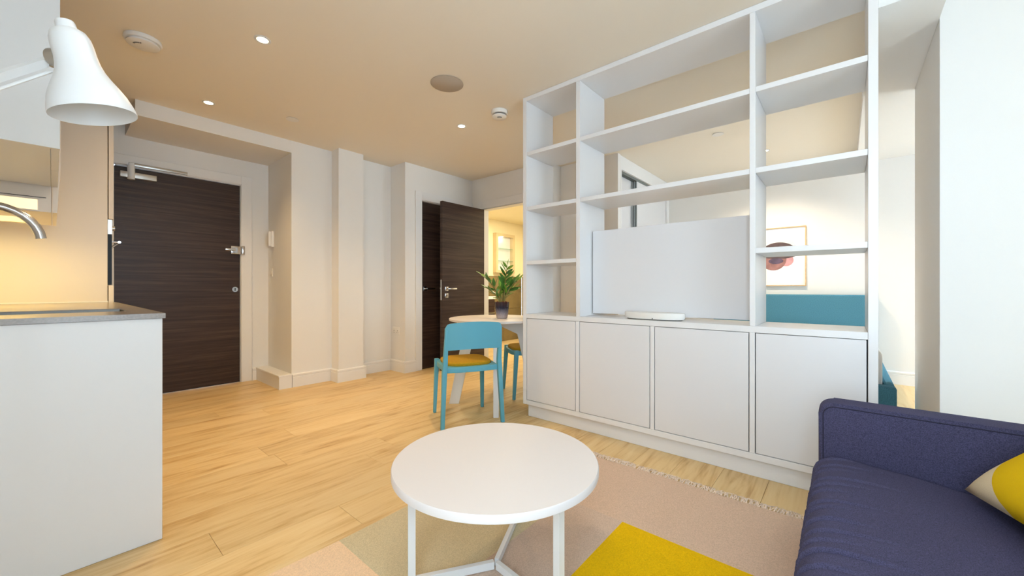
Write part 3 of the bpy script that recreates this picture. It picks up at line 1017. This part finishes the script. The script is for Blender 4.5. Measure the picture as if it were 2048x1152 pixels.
bm = BM()
NX, NY = 48, 32
gx = sorted(set([xs[0] + (xs[-1] - xs[0]) * k / NX for k in range(NX + 1)] + xs))
gy = sorted(set([ys[0] + (ys[-1] - ys[0]) * k / NY for k in range(NY + 1)] + ys))
rt = 0.0065


def edge_w(x, y):
    # hand-woven edges run very slightly uneven
    ex = 0.004 * math.sin(9 * y + 1) if x in (xs[0], xs[-1]) else 0
    ey = 0.005 * math.sin(6 * x) if y in (ys[0], ys[-1]) else 0
    ei = 0.0
    return x + ex - 1.04, y + ey - 0.82


top = [[bm.verts.new(edge_w(x, y) + (rt,)) for y in gy] for x in gx]
bot = [[bm.verts.new(edge_w(x, y) + (0.0008,)) for y in gy] for x in gx]
for i in range(len(gx) - 1):
    for j in range(len(gy) - 1):
        xm, ym = (gx[i] + gx[i + 1]) / 2, (gy[j] + gy[j + 1]) / 2
        ci = sum(xm > v for v in xs[1:-1]); cj = sum(ym > v for v in ys[1:-1])
        f = bm.faces.new([top[i][j], top[i + 1][j], top[i + 1][j + 1], top[i][j + 1]]); f.material_index = cell(ci, cj)
        bm.faces.new([bot[i][j], bot[i][j + 1], bot[i + 1][j + 1], bot[i + 1][j]])
for i in range(len(gx) - 1):
    bm.faces.new([bot[i][0], bot[i + 1][0], top[i + 1][0], top[i][0]])
    bm.faces.new([bot[i][-1], top[i][-1], top[i + 1][-1], bot[i + 1][-1]])
for j in range(len(gy) - 1):
    bm.faces.new([bot[0][j], top[0][j], top[0][j + 1], bot[0][j + 1]])
    bm.faces.new([bot[-1][j], bot[-1][j + 1], top[-1][j + 1], top[-1][j]])
link('rug_body', bm, [M['rug_pink'], M['rug_pinkgrey'], M['rug_tan'], M['rug_yellow'], M['rug_peach']], rg)
bm = BM()
rf = random.Random(3)
for side in (0, 1):
    x0 = (2.081 if side == 0 else 0.019) - 1.04
    sg = 1 if side == 0 else -1
    y = 0.135
    while y < 1.515:
        for q in range(3):
            L = rf.uniform(0.028, 0.052)
            a = rf.uniform(-0.8, 0.8)
            p0 = Vector((x0, y - 0.82 + rf.uniform(-.003, .003), 0.004))
            p1 = p0 + Vector((sg * L * 0.5, L * math.sin(a) * 0.4, rf.uniform(0.005, 0.014)))
            p2 = p0 + Vector((sg * L, L * math.sin(a + rf.uniform(-.6, .6)), rf.uniform(0.001, 0.006)))
            tube(bm, [p0, p1, p2], [0.0022, 0.0020, 0.0010], 4)
        y += rf.uniform(0.008, 0.014)
fg = link('fringe', bm, M['fringe'], rg)
fg['kind'] = 'stuff'

# ------------------------------------------------------------------ sofa
sf = empty('sofa', (1.2, -0.36, 0), 0, 'dark navy wool sofa with padded seat at the right', 'sofa')
OX, OY = 1.2, -0.36


def arm(xc, nm='arm'):
    bm = BM()
    hw = 0.05
    poly = [(p - OY, q) for p, q in rounded(-0.80, 0.078, 0.10, 0.562, 0.045, 'cd', 8)]
    prism(bm, poly, 'x', xc - hw - OX, xc + hw - OX, bev=0.020, seg=4)
    o = link(nm, bm, M['navy'], sf, True)
    sm = BM()
    for s in (-1, 1):
        pl = [(p - OY, q) for p, q in rounded(-0.798, 0.0635, 0.11, 0.5475, 0.035, 'cd', 8)]
        i0 = 1
        path = [Vector((xc + s * (hw - 0.0005) - OX, p, q)) for p, q in pl[1:]]
        tube(sm, path, 0.0022, 6)
    link('piping', sm, M['navy_seam'], o, True)
    return o


arm(1.975)
arm(0.325)
bx_ = BM(); box(bx_, 0.375 - OX, 1.925 - OX, -0.80 - OY, 0.050 - OY, 0.10, 0.20, bev=0.01); link('base', bx_, M['navy'], sf, True)
# seat cushion with sculpted profile and pulled creases along the front
bm = BM()
x0, x1 = 0.377, 1.9235
NXs, prof_n = 560, []
front = [(-0.64, 0.202), (0.040, 0.202), (0.070, 0.212), (0.086, 0.240), (0.092, 0.280), (0.088, 0.318), (0.078, 0.342), (0.062, 0.358),
         (0.040, 0.368), (0.010, 0.372), (-0.04, 0.372), (-0.10, 0.368), (-0.18, 0.360), (-0.28, 0.348), (-0.40, 0.338), (-0.52, 0.334), (-0.64, 0.334)]
# densify
dens = []
for i in range(len(front) - 1):
    (a0, b0), (a1, b1) = front[i], front[i + 1]
    n_ = 1 if i == 0 else max(1, int(math.hypot(a1 - a0, b1 - b0) / 0.012))
    for k in range(n_): dens.append((a0 + (a1 - a0) * k / n_, b0 + (b1 - b0) * k / n_))
dens.append(front[-1])
rs = random.Random(11)
creases = [(x0 + 0.06 + k * 0.062 + rs.uniform(-.014, .014), rs.uniform(0.5, 1.0), rs.uniform(0.05, 0.16)) for k in range(25)]
rings = []
for i in range(NXs + 1):
    x = x0 + (x1 - x0) * i / NXs
    e = min(x - x0, x1 - x) / 0.05
    k = 1 - max(0, 1 - e) ** 2 if e < 1 else 1
    ring = []
    for j, (yy, zz) in enumerate(dens):
        z_ = zz if zz < 0.21 else zz - 0.026 * (1 - k)
        y_ = yy if yy < 0.03 else yy - 0.022 * (1 - k)
        if zz > 0.235:
            dsp = 0
            for (xc, st_, ln_) in creases:
                # crease bends away as it runs back over the cushion
                back = max(0.0, 0.075 - yy)
                xx = x - (xc + back * 0.25 - (0.33 - min(zz, 0.33)) * 0.5)
                if abs(xx) < 0.03:
                    fade = math.exp(-(back / ln_) ** 2)
                    dsp += -0.016 * st_ * fade * math.exp(-(xx / 0.0055) ** 2) + 0.0045 * st_ * fade * math.exp(-((xx - 0.011) / 0.008) ** 2)
            nb = 0.0020 * math.sin(x * 23 + yy * 9) * math.sin(yy * 21 + x * 5)
            if yy > 0.05:
                y_ += dsp * 1.2; z_ += dsp * 0.4
            else:
                z_ += dsp + nb
        ring.append(bm.verts.new((x - OX, y_ - OY, z_)))
    rings.append(ring)
nr = len(dens)
for i in range(NXs):
    for j in range(nr - 1):
        bm.faces.new([rings[i][j], rings[i + 1][j], rings[i + 1][j + 1], rings[i][j + 1]])
    bm.faces.new([rings[i][nr - 1], rings[i + 1][nr - 1], rings[i + 1][0], rings[i][0]])
bm.faces.new(rings[0]); bm.faces.new(rings[-1][::-1])
sc = link('seat_cushion', bm, M['navy'], sf)
for p in sc.data.polygons: p.use_smooth = len(p.vertices) == 4
bm = BM(); prism(bm, [(p - OY, q) for p, q in rounded(-0.81, -0.65, 0.202, 0.74, 0.04, 'cd', 6)], 'x', 0.378 - OX, 1.922 - OX, bev=0.02, seg=3)
link('backrest', bm, M['navy'], sf, True)
for xx in (0.36, 1.94):
    for yy in (-0.74, 0.0):
        bm = BM(); tube(bm, [(xx - OX, yy - OY, 0.001), (xx - OX, yy - OY, 0.0995)], [0.012, 0.02], 16)
        link('leg', bm, M['black'], sf, True)

# scatter cushion leaning on the back
cu = BM()
N_ = 28
hs = 0.235
verts = {}
for s in (1, -1):
    for i in range(N_ + 1):
        for j in range(N_ + 1):
            u = -1 + 2 * i / N_; v = -1 + 2 * j / N_
            edge = i in (0, N_) or j in (0, N_)
            if edge and s == -1:
                verts[(s, i, j)] = verts[(1, i, j)]
                continue
            th = 0.062 * ((1 - u ** 4) * (1 - v ** 4)) ** 0.55
            pinch = 1 - 0.12 * (1 - abs(v)) * abs(u) ** 3 * 1.0
            pinch2 = 1 - 0.12 * (1 - abs(u)) * abs(v) ** 3
            verts[(s, i, j)] = cu.verts.new((u * hs * pinch, v * hs * pinch2, s * th))
for s in (1, -1):
    for i in range(N_):
        for j in range(N_):
            q = [verts[(s, i, j)], verts[(s, i + 1, j)], verts[(s, i + 1, j + 1)], verts[(s, i, j + 1)]]
            cu.faces.new(q if s == 1 else q[::-1])
cush = link('scatter_cushion', cu, M['cushion'])
for p in cush.data.polygons: p.use_smooth = True
tag(cush, 'cream and mustard yellow wool cushion leaning on the navy sofa', 'cushion')
ed = Vector((-0.95, -0.20, 0.0)).normalized()           # bottom edge, towards the camera
updir = Vector((0.05, -0.56, 0.52)).normalized()
updir = (updir - ed * updir.dot(ed)).normalized()
nrm = ed.cross(updir)
mt = Matrix((ed, updir, nrm)).transposed().to_4x4()
corner = Vector((1.815, -0.290, 0.385))
cc = corner + ed * hs * 0.96 + updir * hs * 0.96
cush.matrix_world = Matrix.Translation(cc) @ mt

# ------------------------------------------------------------------ dining table
TX, TY = 2.510, 2.322
dt = empty('dining_table', (TX, TY, 0), 0, 'small round white dining table with slanted board legs', 'table')
bm = BM(); lathe(bm, [(0.375, 0.716), (0.402, 0.722), (0.404, 0.726), (0.404, 0.738), (0.401, 0.740)], 96); link('table_top', bm, M['white_top'], dt, True)
for ang in (133.6, 313.6, 43, 223):
    bm = BM()
    poly = [(0.318, 0.0), (0.405, 0.0), (0.282, 0.60), (0.345, 0.7155), (0.030, 0.7155), (0.030, 0.672), (0.190, 0.60)]
    if ang == 223: poly = [(0.318, 0.0), (0.405, 0.0), (0.335, 0.60), (0.345, 0.7155), (0.030, 0.7155), (0.030, 0.672), (0.245, 0.60)]
    prism(bm, poly, 'y', -0.021, 0.021, bev=0.002, seg=1)
    link('leg', bm, M['white_metal'], dt, True, rot=(0, 0, math.radians(ang)))


# ------------------------------------------------------------------ dining chairs
def make_chair(label):
    t = empty('dining_chair', (0, 0, 0), 0, label, 'chair', None)
    bl = M['blue']

    def limb(pts, ws):
        """rectangular limb: pts = centres, ws = (wx, wy) half sizes"""
        bm = BM()
        rr = []
        for p, (wx, wy) in zip(pts, ws):
            x, y, z = p
            rr.append([bm.verts.new((x + a * wx, y + b_ * wy, z)) for a, b_ in ((-1, -1), (1, -1), (1, 1), (-1, 1))])
        for i in range(len(rr) - 1):
            for k in range(4):
                bm.faces.new([rr[i][k], rr[i][(k + 1) % 4], rr[i + 1][(k + 1) % 4], rr[i + 1][k]])
        bm.faces.new(rr[0][::-1]); bm.faces.new(rr[-1])
        bmesh.ops.bevel(bm, geom=list(bm.edges), offset=0.004, segments=2, profile=0.5, affect='EDGES', clamp_overlap=True)
        return bm
    for s in (-1, 1):
        link('leg', limb([(s * 0.226, -0.215, 0.001), (s * 0.208, -0.196, 0.40), (s * 0.203, -0.200, 0.47), (s * 0.201, -0.222, 0.62), (s * 0.199, -0.236, 0.705)],
                         [(0.014, 0.014), (0.017, 0.020), (0.016, 0.018), (0.013, 0.014), (0.011, 0.011)]), bl, t, True)
        link('leg', limb([(s * 0.200, 0.200, 0.001), (s * 0.188, 0.172, 0.438)], [(0.012, 0.013), (0.017, 0.020)]), bl, t, True)
    # seat frame: hollow rounded tray
    outl = [(-0.20, -0.20), (-0.10, -0.212), (0, -0.216), (0.10, -0.212), (0.20, -0.20), (0.206, -0.05), (0.205, 0.10), (0.19, 0.185), (0.10, 0.205), (0, 0.210),
            (-0.10, 0.205), (-0.19, 0.185), (-0.205, 0.10), (-0.206, -0.05)]
    bm = BM()
    prism(bm, [(x * 0.985, y * 0.985) for x, y in outl], 'z', 0.392, 0.430, bev=0.005)
    link('seat_frame', bm, bl, t, True)
    bm = BM()
    o2 = []
    n = 40
    for k in range(n):
        a = 2 * PI * k / n
        c_, s_ = math.cos(a), math.sin(a)
        e = 0.55
        o2.append((0.180 * math.copysign(abs(c_) ** e, c_), 0.004 + 0.183 * math.copysign(abs(s_) ** e, s_)))
    lay = [(0.985, 0.4305), (1.0, 0.436), (1.0, 0.444), (0.985, 0.451), (0.93, 0.456), (0.6, 0.459)]
    rr = [[bm.verts.new((x * f, y * f, z)) for x, y in o2] for f, z in lay]
    for i in range(len(rr) - 1):
        for k in range(n):
            bm.faces.new([rr[i][k], rr[i][(k + 1) % n], rr[i + 1][(k + 1) % n], rr[i + 1][k]])
    bm.faces.new(rr[0][::-1]); bm.faces.new(rr[-1])
    tag(link('seat_pad', bm, M['mustard'], t, True), 'mustard yellow felt seat pad')
    # curved backrest
    bm = BM()
    nx, nz = 28, 10
    grids = []
    for off in (0, 0.013):
        g = []
        for i in range(nx + 1):
            u = -1 + 2 * i / nx
            col = []
            for j in range(nz + 1):
                v = j / nz
                ztop = 0.762 - 0.018 * u * u - 0.030 * max(0, (abs(u) - 0.88) / 0.12) ** 2
                zbot = 0.556 + 0.012 * (1 - u * u) + 0.006 * max(0, (abs(u) - 0.86) / 0.14) ** 2
                z = zbot + (ztop - zbot) * v
                x = 0.214 * u * (1 - 0.01 * v)
                y = -0.262 + 0.052 * u * u - 0.030 * (z - 0.56) / 0.2 * 0.7 - off
                col.append(bm.verts.new((x, y, z)))
            g.append(col)
        grids.append(g)
    g0, g1 = grids
    for i in range(nx):
        for j in range(nz):
            bm.faces.new([g0[i][j], g0[i + 1][j], g0[i + 1][j + 1], g0[i][j + 1]])
            bm.faces.new([g1[i][j], g1[i][j + 1], g1[i + 1][j + 1], g1[i + 1][j]])
        bm.faces.new([g0[i][0], g1[i][0], g1[i + 1][0], g0[i + 1][0]])
        bm.faces.new([g0[i][-1], g0[i + 1][-1], g1[i + 1][-1], g1[i][-1]])
    for j in range(nz):
        bm.faces.new([g0[0][j], g0[0][j + 1], g1[0][j + 1], g1[0][j]])
        bm.faces.new([g0[-1][j], g1[-1][j], g1[-1][j + 1], g0[-1][j + 1]])
    link('backrest', bm, bl, t, True)
    return t


ch = make_chair('turquoise chair with a mustard seat pad in front of the dining table')
ch.location = (2.075, 2.240, 0)
ch.rotation_euler = (0, 0, math.radians(62.6 - 90))
ch2 = copy_tree(ch)
ch2['label'] = 'turquoise chair mostly hidden behind the dining table and shelving unit'
ch2.location = (2.950, 2.300, 0)
ch2.rotation_euler = (0, 0, math.radians(145 - 90))
for c_ in (ch, ch2): c_['group'] = 'turquoise dining chairs'

# ------------------------------------------------------------------ potted plant
PX, PY, PZ = 2.492, 2.234, 0.7405
pl = empty('potted_plant', (PX, PY, PZ), 0, 'leafy green plant in a blue glazed pot on the dining table', 'plant')
bm = BM()
lathe(bm, [(0.040, 0.0), (0.046, 0.004), (0.056, 0.060), (0.062, 0.130), (0.063, 0.140), (0.058, 0.140), (0.054, 0.118)], 48, capt=False)
link('pot', bm, M['pot'], pl, True)
bm = BM(); lathe(bm, [(0.055, 0.108), (0.055, 0.122), (0.03, 0.132)], 24)
rs = random.Random(5)
for k in range(26):
    a = rs.uniform(0, 6.28); r = rs.uniform(0, 0.05)
    lathe(bm, [(0.004, 0.126), (0.009, 0.132), (0.004, 0.141)], 6, c=(r * math.cos(a), r * math.sin(a), rs.uniform(-0.002, 0.006)))
link('bark_mulch', bm, M['soil'], pl)


def leaf_mesh(L, Wd, curl):
    bm = BM()
    n = 6
    rows = []
    for i in range(n + 1):
        t = i / n
        w = Wd * math.sin(PI * min(1, t * 0.96 + 0.03)) ** 0.8 * (1 - 0.25 * t)
        x = L * t
        z = curl * t * t
        rows.append([bm.verts.new((x, -w, z + 0.18 * w)), bm.verts.new((x, 0, z)), bm.verts.new((x, w, z + 0.18 * w))])
    for i in range(n):
        for k in range(2):
            bm.faces.new([rows[i][k], rows[i + 1][k], rows[i + 1][k + 1], rows[i][k + 1]])
    me = bpy.data.meshes.new('leaf')
    bm.to_mesh(me); bm.free()
    for p in me.polygons: p.use_smooth = True
    return me


LM = []
for i in range(4):
    me = leaf_mesh(0.092 + 0.012 * i, 0.019 + 0.003 * (i % 3), -0.012 + 0.008 * i)
    me.materials.append(M['leaf'] if i else M['leaf_pale'])
    LM.append(me)
# stems: (direction angle in camera frame right/fwd, lean, height, leaf count, leaf size)
rs = random.Random(21)
stems = [(-1.0, 0.1, 0.150, 0.300, 12, 1.0), (0.30, 0.1, 0.030, 0.345, 13, 1.0), (1.0, -0.1, 0.125, 0.255, 9, 1.25), (-0.9, -0.4, 0.12, 0.165, 8, 0.85),
         (0.3, 0.9, 0.06, 0.22, 6, 0.95), (-0.2, -0.9, 0.045, 0.16, 6, 0.9), (0.8, 0.5, 0.11, 0.17, 7, 0.95)]
for (rx, fw, lean, hh, nl, sz) in stems:
    d_ = (RIGHT * rx + FWD * fw).normalized()
    base = d_ * 0.018 + Vector((0, 0, 0.12))
    pts = []
    for k in range(13):
        t = k / 12
        pts.append(base + d_ * lean * (t ** 1.7) + Vector((0, 0, hh * (t - 0.12 * t * t * (lean / 0.1)))))
    bm = BM(); tube(bm, pts, [0.0075 - 0.005 * k / 12 for k in range(13)], 8)
    sto = link('stem', bm, M['stem'], pl, True)
    for k in range(nl):
        t = 0.30 + 0.70 * k / (nl - 1)
        i0 = min(11, int(t * 12)); p = pts[i0].lerp(pts[i0 + 1], t * 12 - i0)
        tang = (pts[i0 + 1] - pts[i0]).normalized()
        side = tang.cross(Vector((rs.uniform(-.3, .3), rs.uniform(-.3, .3), 1)) if abs(tang.z) < 0.85 else d_.cross(Vector((0, 0, 1))) + FWD * rs.uniform(-.6, .6)).normalized()
        if k % 2: side = -side
        if k == nl - 1: side = tang
        dirn = (side * 0.85 + tang * 0.75 + Vector((0, 0, 0.12))).normalized()
        nz_ = (tang * -0.5 + Vector((0, 0, 1)) + Vector((rs.uniform(-.5, .5), rs.uniform(-.5, .5), 0)) - FWD * 0.25)
        nz_ = (nz_ - dirn * nz_.dot(dirn)).normalized()
        yv = nz_.cross(dirn)
        mtx = Matrix((dirn, yv, nz_)).transposed().to_4x4()
        s = sz * (1.0 - 0.35 * abs(t - 0.6)) * rs.uniform(0.75, 0.98)
        me = LM[0] if (t > 0.85 or rs.random() < 0.15) else LM[1 + rs.randrange(3)]
        lf = bpy.data.objects.new('leaf', me)
        C.objects.link(lf)
        lf.parent = sto
        lf.matrix_local = Matrix.Translation(p) @ mtx @ Matrix.Diagonal((s, s, s, 1))

# ------------------------------------------------------------------ bathroom glimpses
vn = empty('vanity_unit', (4.3, 4.65, 0), 0, 'dark wood bathroom vanity with a white basin top', 'vanity')
kpart('cabinet', (3.90, 4.745, 4.42, 4.885, 0.35, 0.815), M['door_wood'], vn)
kpart('basin_top', (3.89, 4.757, 4.40, 4.889, 0.8155, 0.862), M['white_plastic'], vn, bev=0.004)
kpart('handle_rail', (3.92, 4.740, 4.405, 4.4195, 0.575, 0.600), M['steel'], vn)
kpart('drawer', (3.92, 4.740, 4.408, 4.4195, 0.36, 0.570), M['door_wood'], vn)
kpart('drawer', (3.92, 4.740, 4.408, 4.4195, 0.605, 0.805), M['door_wood'], vn)
ni = empty('wall_niche', (5.48, 4.90, 1.6), 0, 'beige framed lit wall niche with glass shelves in the bathroom', 'niche')
bm = BM()
nx0, nx1, nz0, nz1 = -0.262, 0.262, -0.32, 0.406
for e in ((nx0, nx0 + 0.05, -0.085, -0.001, nz0, nz1), (nx1 - 0.05, nx1, -0.085, -0.001, nz0, nz1), (nx0 + 0.05, nx1 - 0.05, -0.085, -0.001, nz1 - 0.05, nz1), (nx0 + 0.05, nx1 - 0.05, -0.085, -0.001, nz0, nz0 + 0.05)):
    box(bm, *e)
link('frame', bm, M['niche'], ni)
bm = BM(); box(bm, nx0 + 0.05, nx1 - 0.05, -0.006, -0.001, nz0 + 0.05, nz1 - 0.05); link('back', bm, M['ink_grey'], ni)
for zz in (-0.10, 0.13):
    bm = BM(); box(bm, nx0 + 0.0505, nx1 - 0.0505, -0.080, -0.0065, zz, zz + 0.008); link('glass_shelf', bm, M['shelf_glass'], ni)
bm = BM(); lathe(bm, [(0.022, nz1 - 0.056), (0.022, nz1 - 0.0505)], 20, c=(-0.07, -0.045, 0)); link('spot_lens', bm, M['bulb'], ni)
lamp('POINT', (5.41, 4.85, 1.92), 0.2, (1, 0.9, 0.75), 0.02)
lamp('AREA', (4.9, 3.7, 2.24), 30, (1.0, 0.90, 0.66), 0.8)

# ------------------------------------------------------------------ wardrobe beyond the unit
wd = empty('sliding_wardrobe', (4.9, 1.95, 0), 0, 'built-in wardrobe with pale sliding doors and dark tracks in the bedroom', 'wardrobe')
kpart('header', (4.103, 5.688, 1.905, 2.10, 2.330, 2.483), M['paint_cool'], wd)
kpart('side_frame', (4.103, 4.130, 1.900, 1.935, 0.002, 2.329), M['paint_cool'], wd)
for k, yy in enumerate((1.927, 1.947, 1.968)):
    kpart('track', (4.131, 4.59 if k else 5.50, yy, yy + 0.006, 2.300, 2.329), M['track_grey'], wd, bev=0)
kpart('sliding_door', (4.131, 4.66, 1.980, 1.990, 0.02, 2.299), M['lacquer_door'], wd)
kpart('sliding_door', (4.61, 5.598, 1.952, 1.966, 0.02, 2.299), M['lacquer_door'], wd)
kpart('sliding_door', (4.62, 5.598, 1.930, 1.944, 0.02, 2.299), M['lacquer_door'], wd)
for xx, yy in ((4.545, 1.968), (4.565, 1.958), (4.590, 1.944), (4.605, 1.932)):
    kpart('edge_profile', (xx, xx + 0.006, yy, yy + 0.006, 0.02, 2.299), M['track_grey'], wd, bev=0)
kpart('stile', (5.60, 5.688, 1.905, 1.935, 0.002, 2.329), M['paint_cool'], wd)
kpart('filler_panel', (4.103, 5.688, 2.11, 2.13, 0.002, 2.329), M['paint'], wd)

# ------------------------------------------------------------------ bed
bd = empty('bed', (4.6, 0.5, 0), 0, 'bed with teal upholstered headboard seen through the shelving', 'bed')
kpart('headboard', (5.56, 5.685, -0.255, 1.30, 0.05, 0.925), M['teal'], bd, bev=0.012)
kpart('side_rail', (3.64, 5.559, -0.255, -0.205, 0.08, 0.350), M['teal'], bd, bev=0.010)
kpart('side_rail', (3.64, 5.559, 1.250, 1.300, 0.08, 0.350), M['teal'], bd, bev=0.010)
kpart('foot_rail', (3.540, 3.638, -0.258, 1.303, 0.08, 0.350), M['teal'], bd, bev=0.012)
kpart('slat_base', (3.639, 5.559, -0.204, 1.249, 0.20, 0.28), M['sheet'], bd, bev=0.002)
for xx in (3.60, 5.50):
    for yy in (-0.20, 1.24):
        kpart('leg', (xx - 0.02, xx + 0.02, yy - 0.02, yy + 0.02, 0.001, 0.079 if xx < 5 else 0.0795), M['black'], bd)
bm = BM(); box(bm, 3.655, 5.555, -0.198, 1.243, 0.282, 0.585, bev=0.06, seg=5)
mo = link('mattress', bm, M['sheet'], None, True)
tag(mo, 'thick white mattress lying in the teal bed frame', 'mattress')

# framed print
pc = empty('framed_print', (5.688, 0.590, 1.375), 0, 'abstract print of overlapping brown and mauve discs in a thin oak frame', 'picture')
hw_, hh_ = 0.250, 0.352
bm = BM()
ft = 0.010
for e in ((-0.020, -0.001, -hw_, hw_, hh_ - ft, hh_), (-0.020, -0.001, -hw_, hw_, -hh_, -hh_ + ft), (-0.020, -0.001, -hw_, -hw_ + ft, -hh_ + ft, hh_ - ft),
          (-0.020, -0.001, hw_ - ft, hw_, -hh_ + ft, hh_ - ft)):
    box(bm, *e)
link('frame', bm, M['frame_oak'], pc)
bm = BM(); box(bm, -0.010, -0.002, -hw_ + ft, hw_ - ft, -hh_ + ft, hh_ - ft); link('paper', bm, M['paper'], pc)


def disc(name, cy_, cz_, ry, rz, lvl, m, a0=0, a1=2 * PI):
    bm = BM()
    n = 40
    x = -0.0102 - 0.0003 * lvl
    vs = [bm.verts.new((x, cy_ + ry * math.cos(a0 + (a1 - a0) * k / n), cz_ + rz * math.sin(a0 + (a1 - a0) * k / n))) for k in range(n if a1 - a0 > 6 else n + 1)]
    bm.faces.new(vs)
    link(name, bm, m, pc)


disc('printed_disc', 0.010, 0.085, 0.165, 0.165, 1, M['ink_grey'])
disc('printed_disc', -0.055, -0.045, 0.075, 0.070, 2, M['ink_pink'])
disc('printed_disc', 0.070, -0.030, 0.130, 0.132, 3, M['ink_mauve'])
disc('printed_disc', 0.020, 0.030, 0.190, 0.145, 4, M['ink_dark'], 0, PI)
disc('printed_disc', 0.010, 0.030, 0.185, 0.055, 5, M['ink_dark'], PI, 2 * PI)
disc('printed_disc', 0.045, -0.050, 0.075, 0.035, 6, M['ink_slate'])
bm = BM(); box(bm, -0.0106, -0.0101, -0.02, 0.03, -0.190, -0.186); link('caption_line', bm, M['ink_grey'], pc)
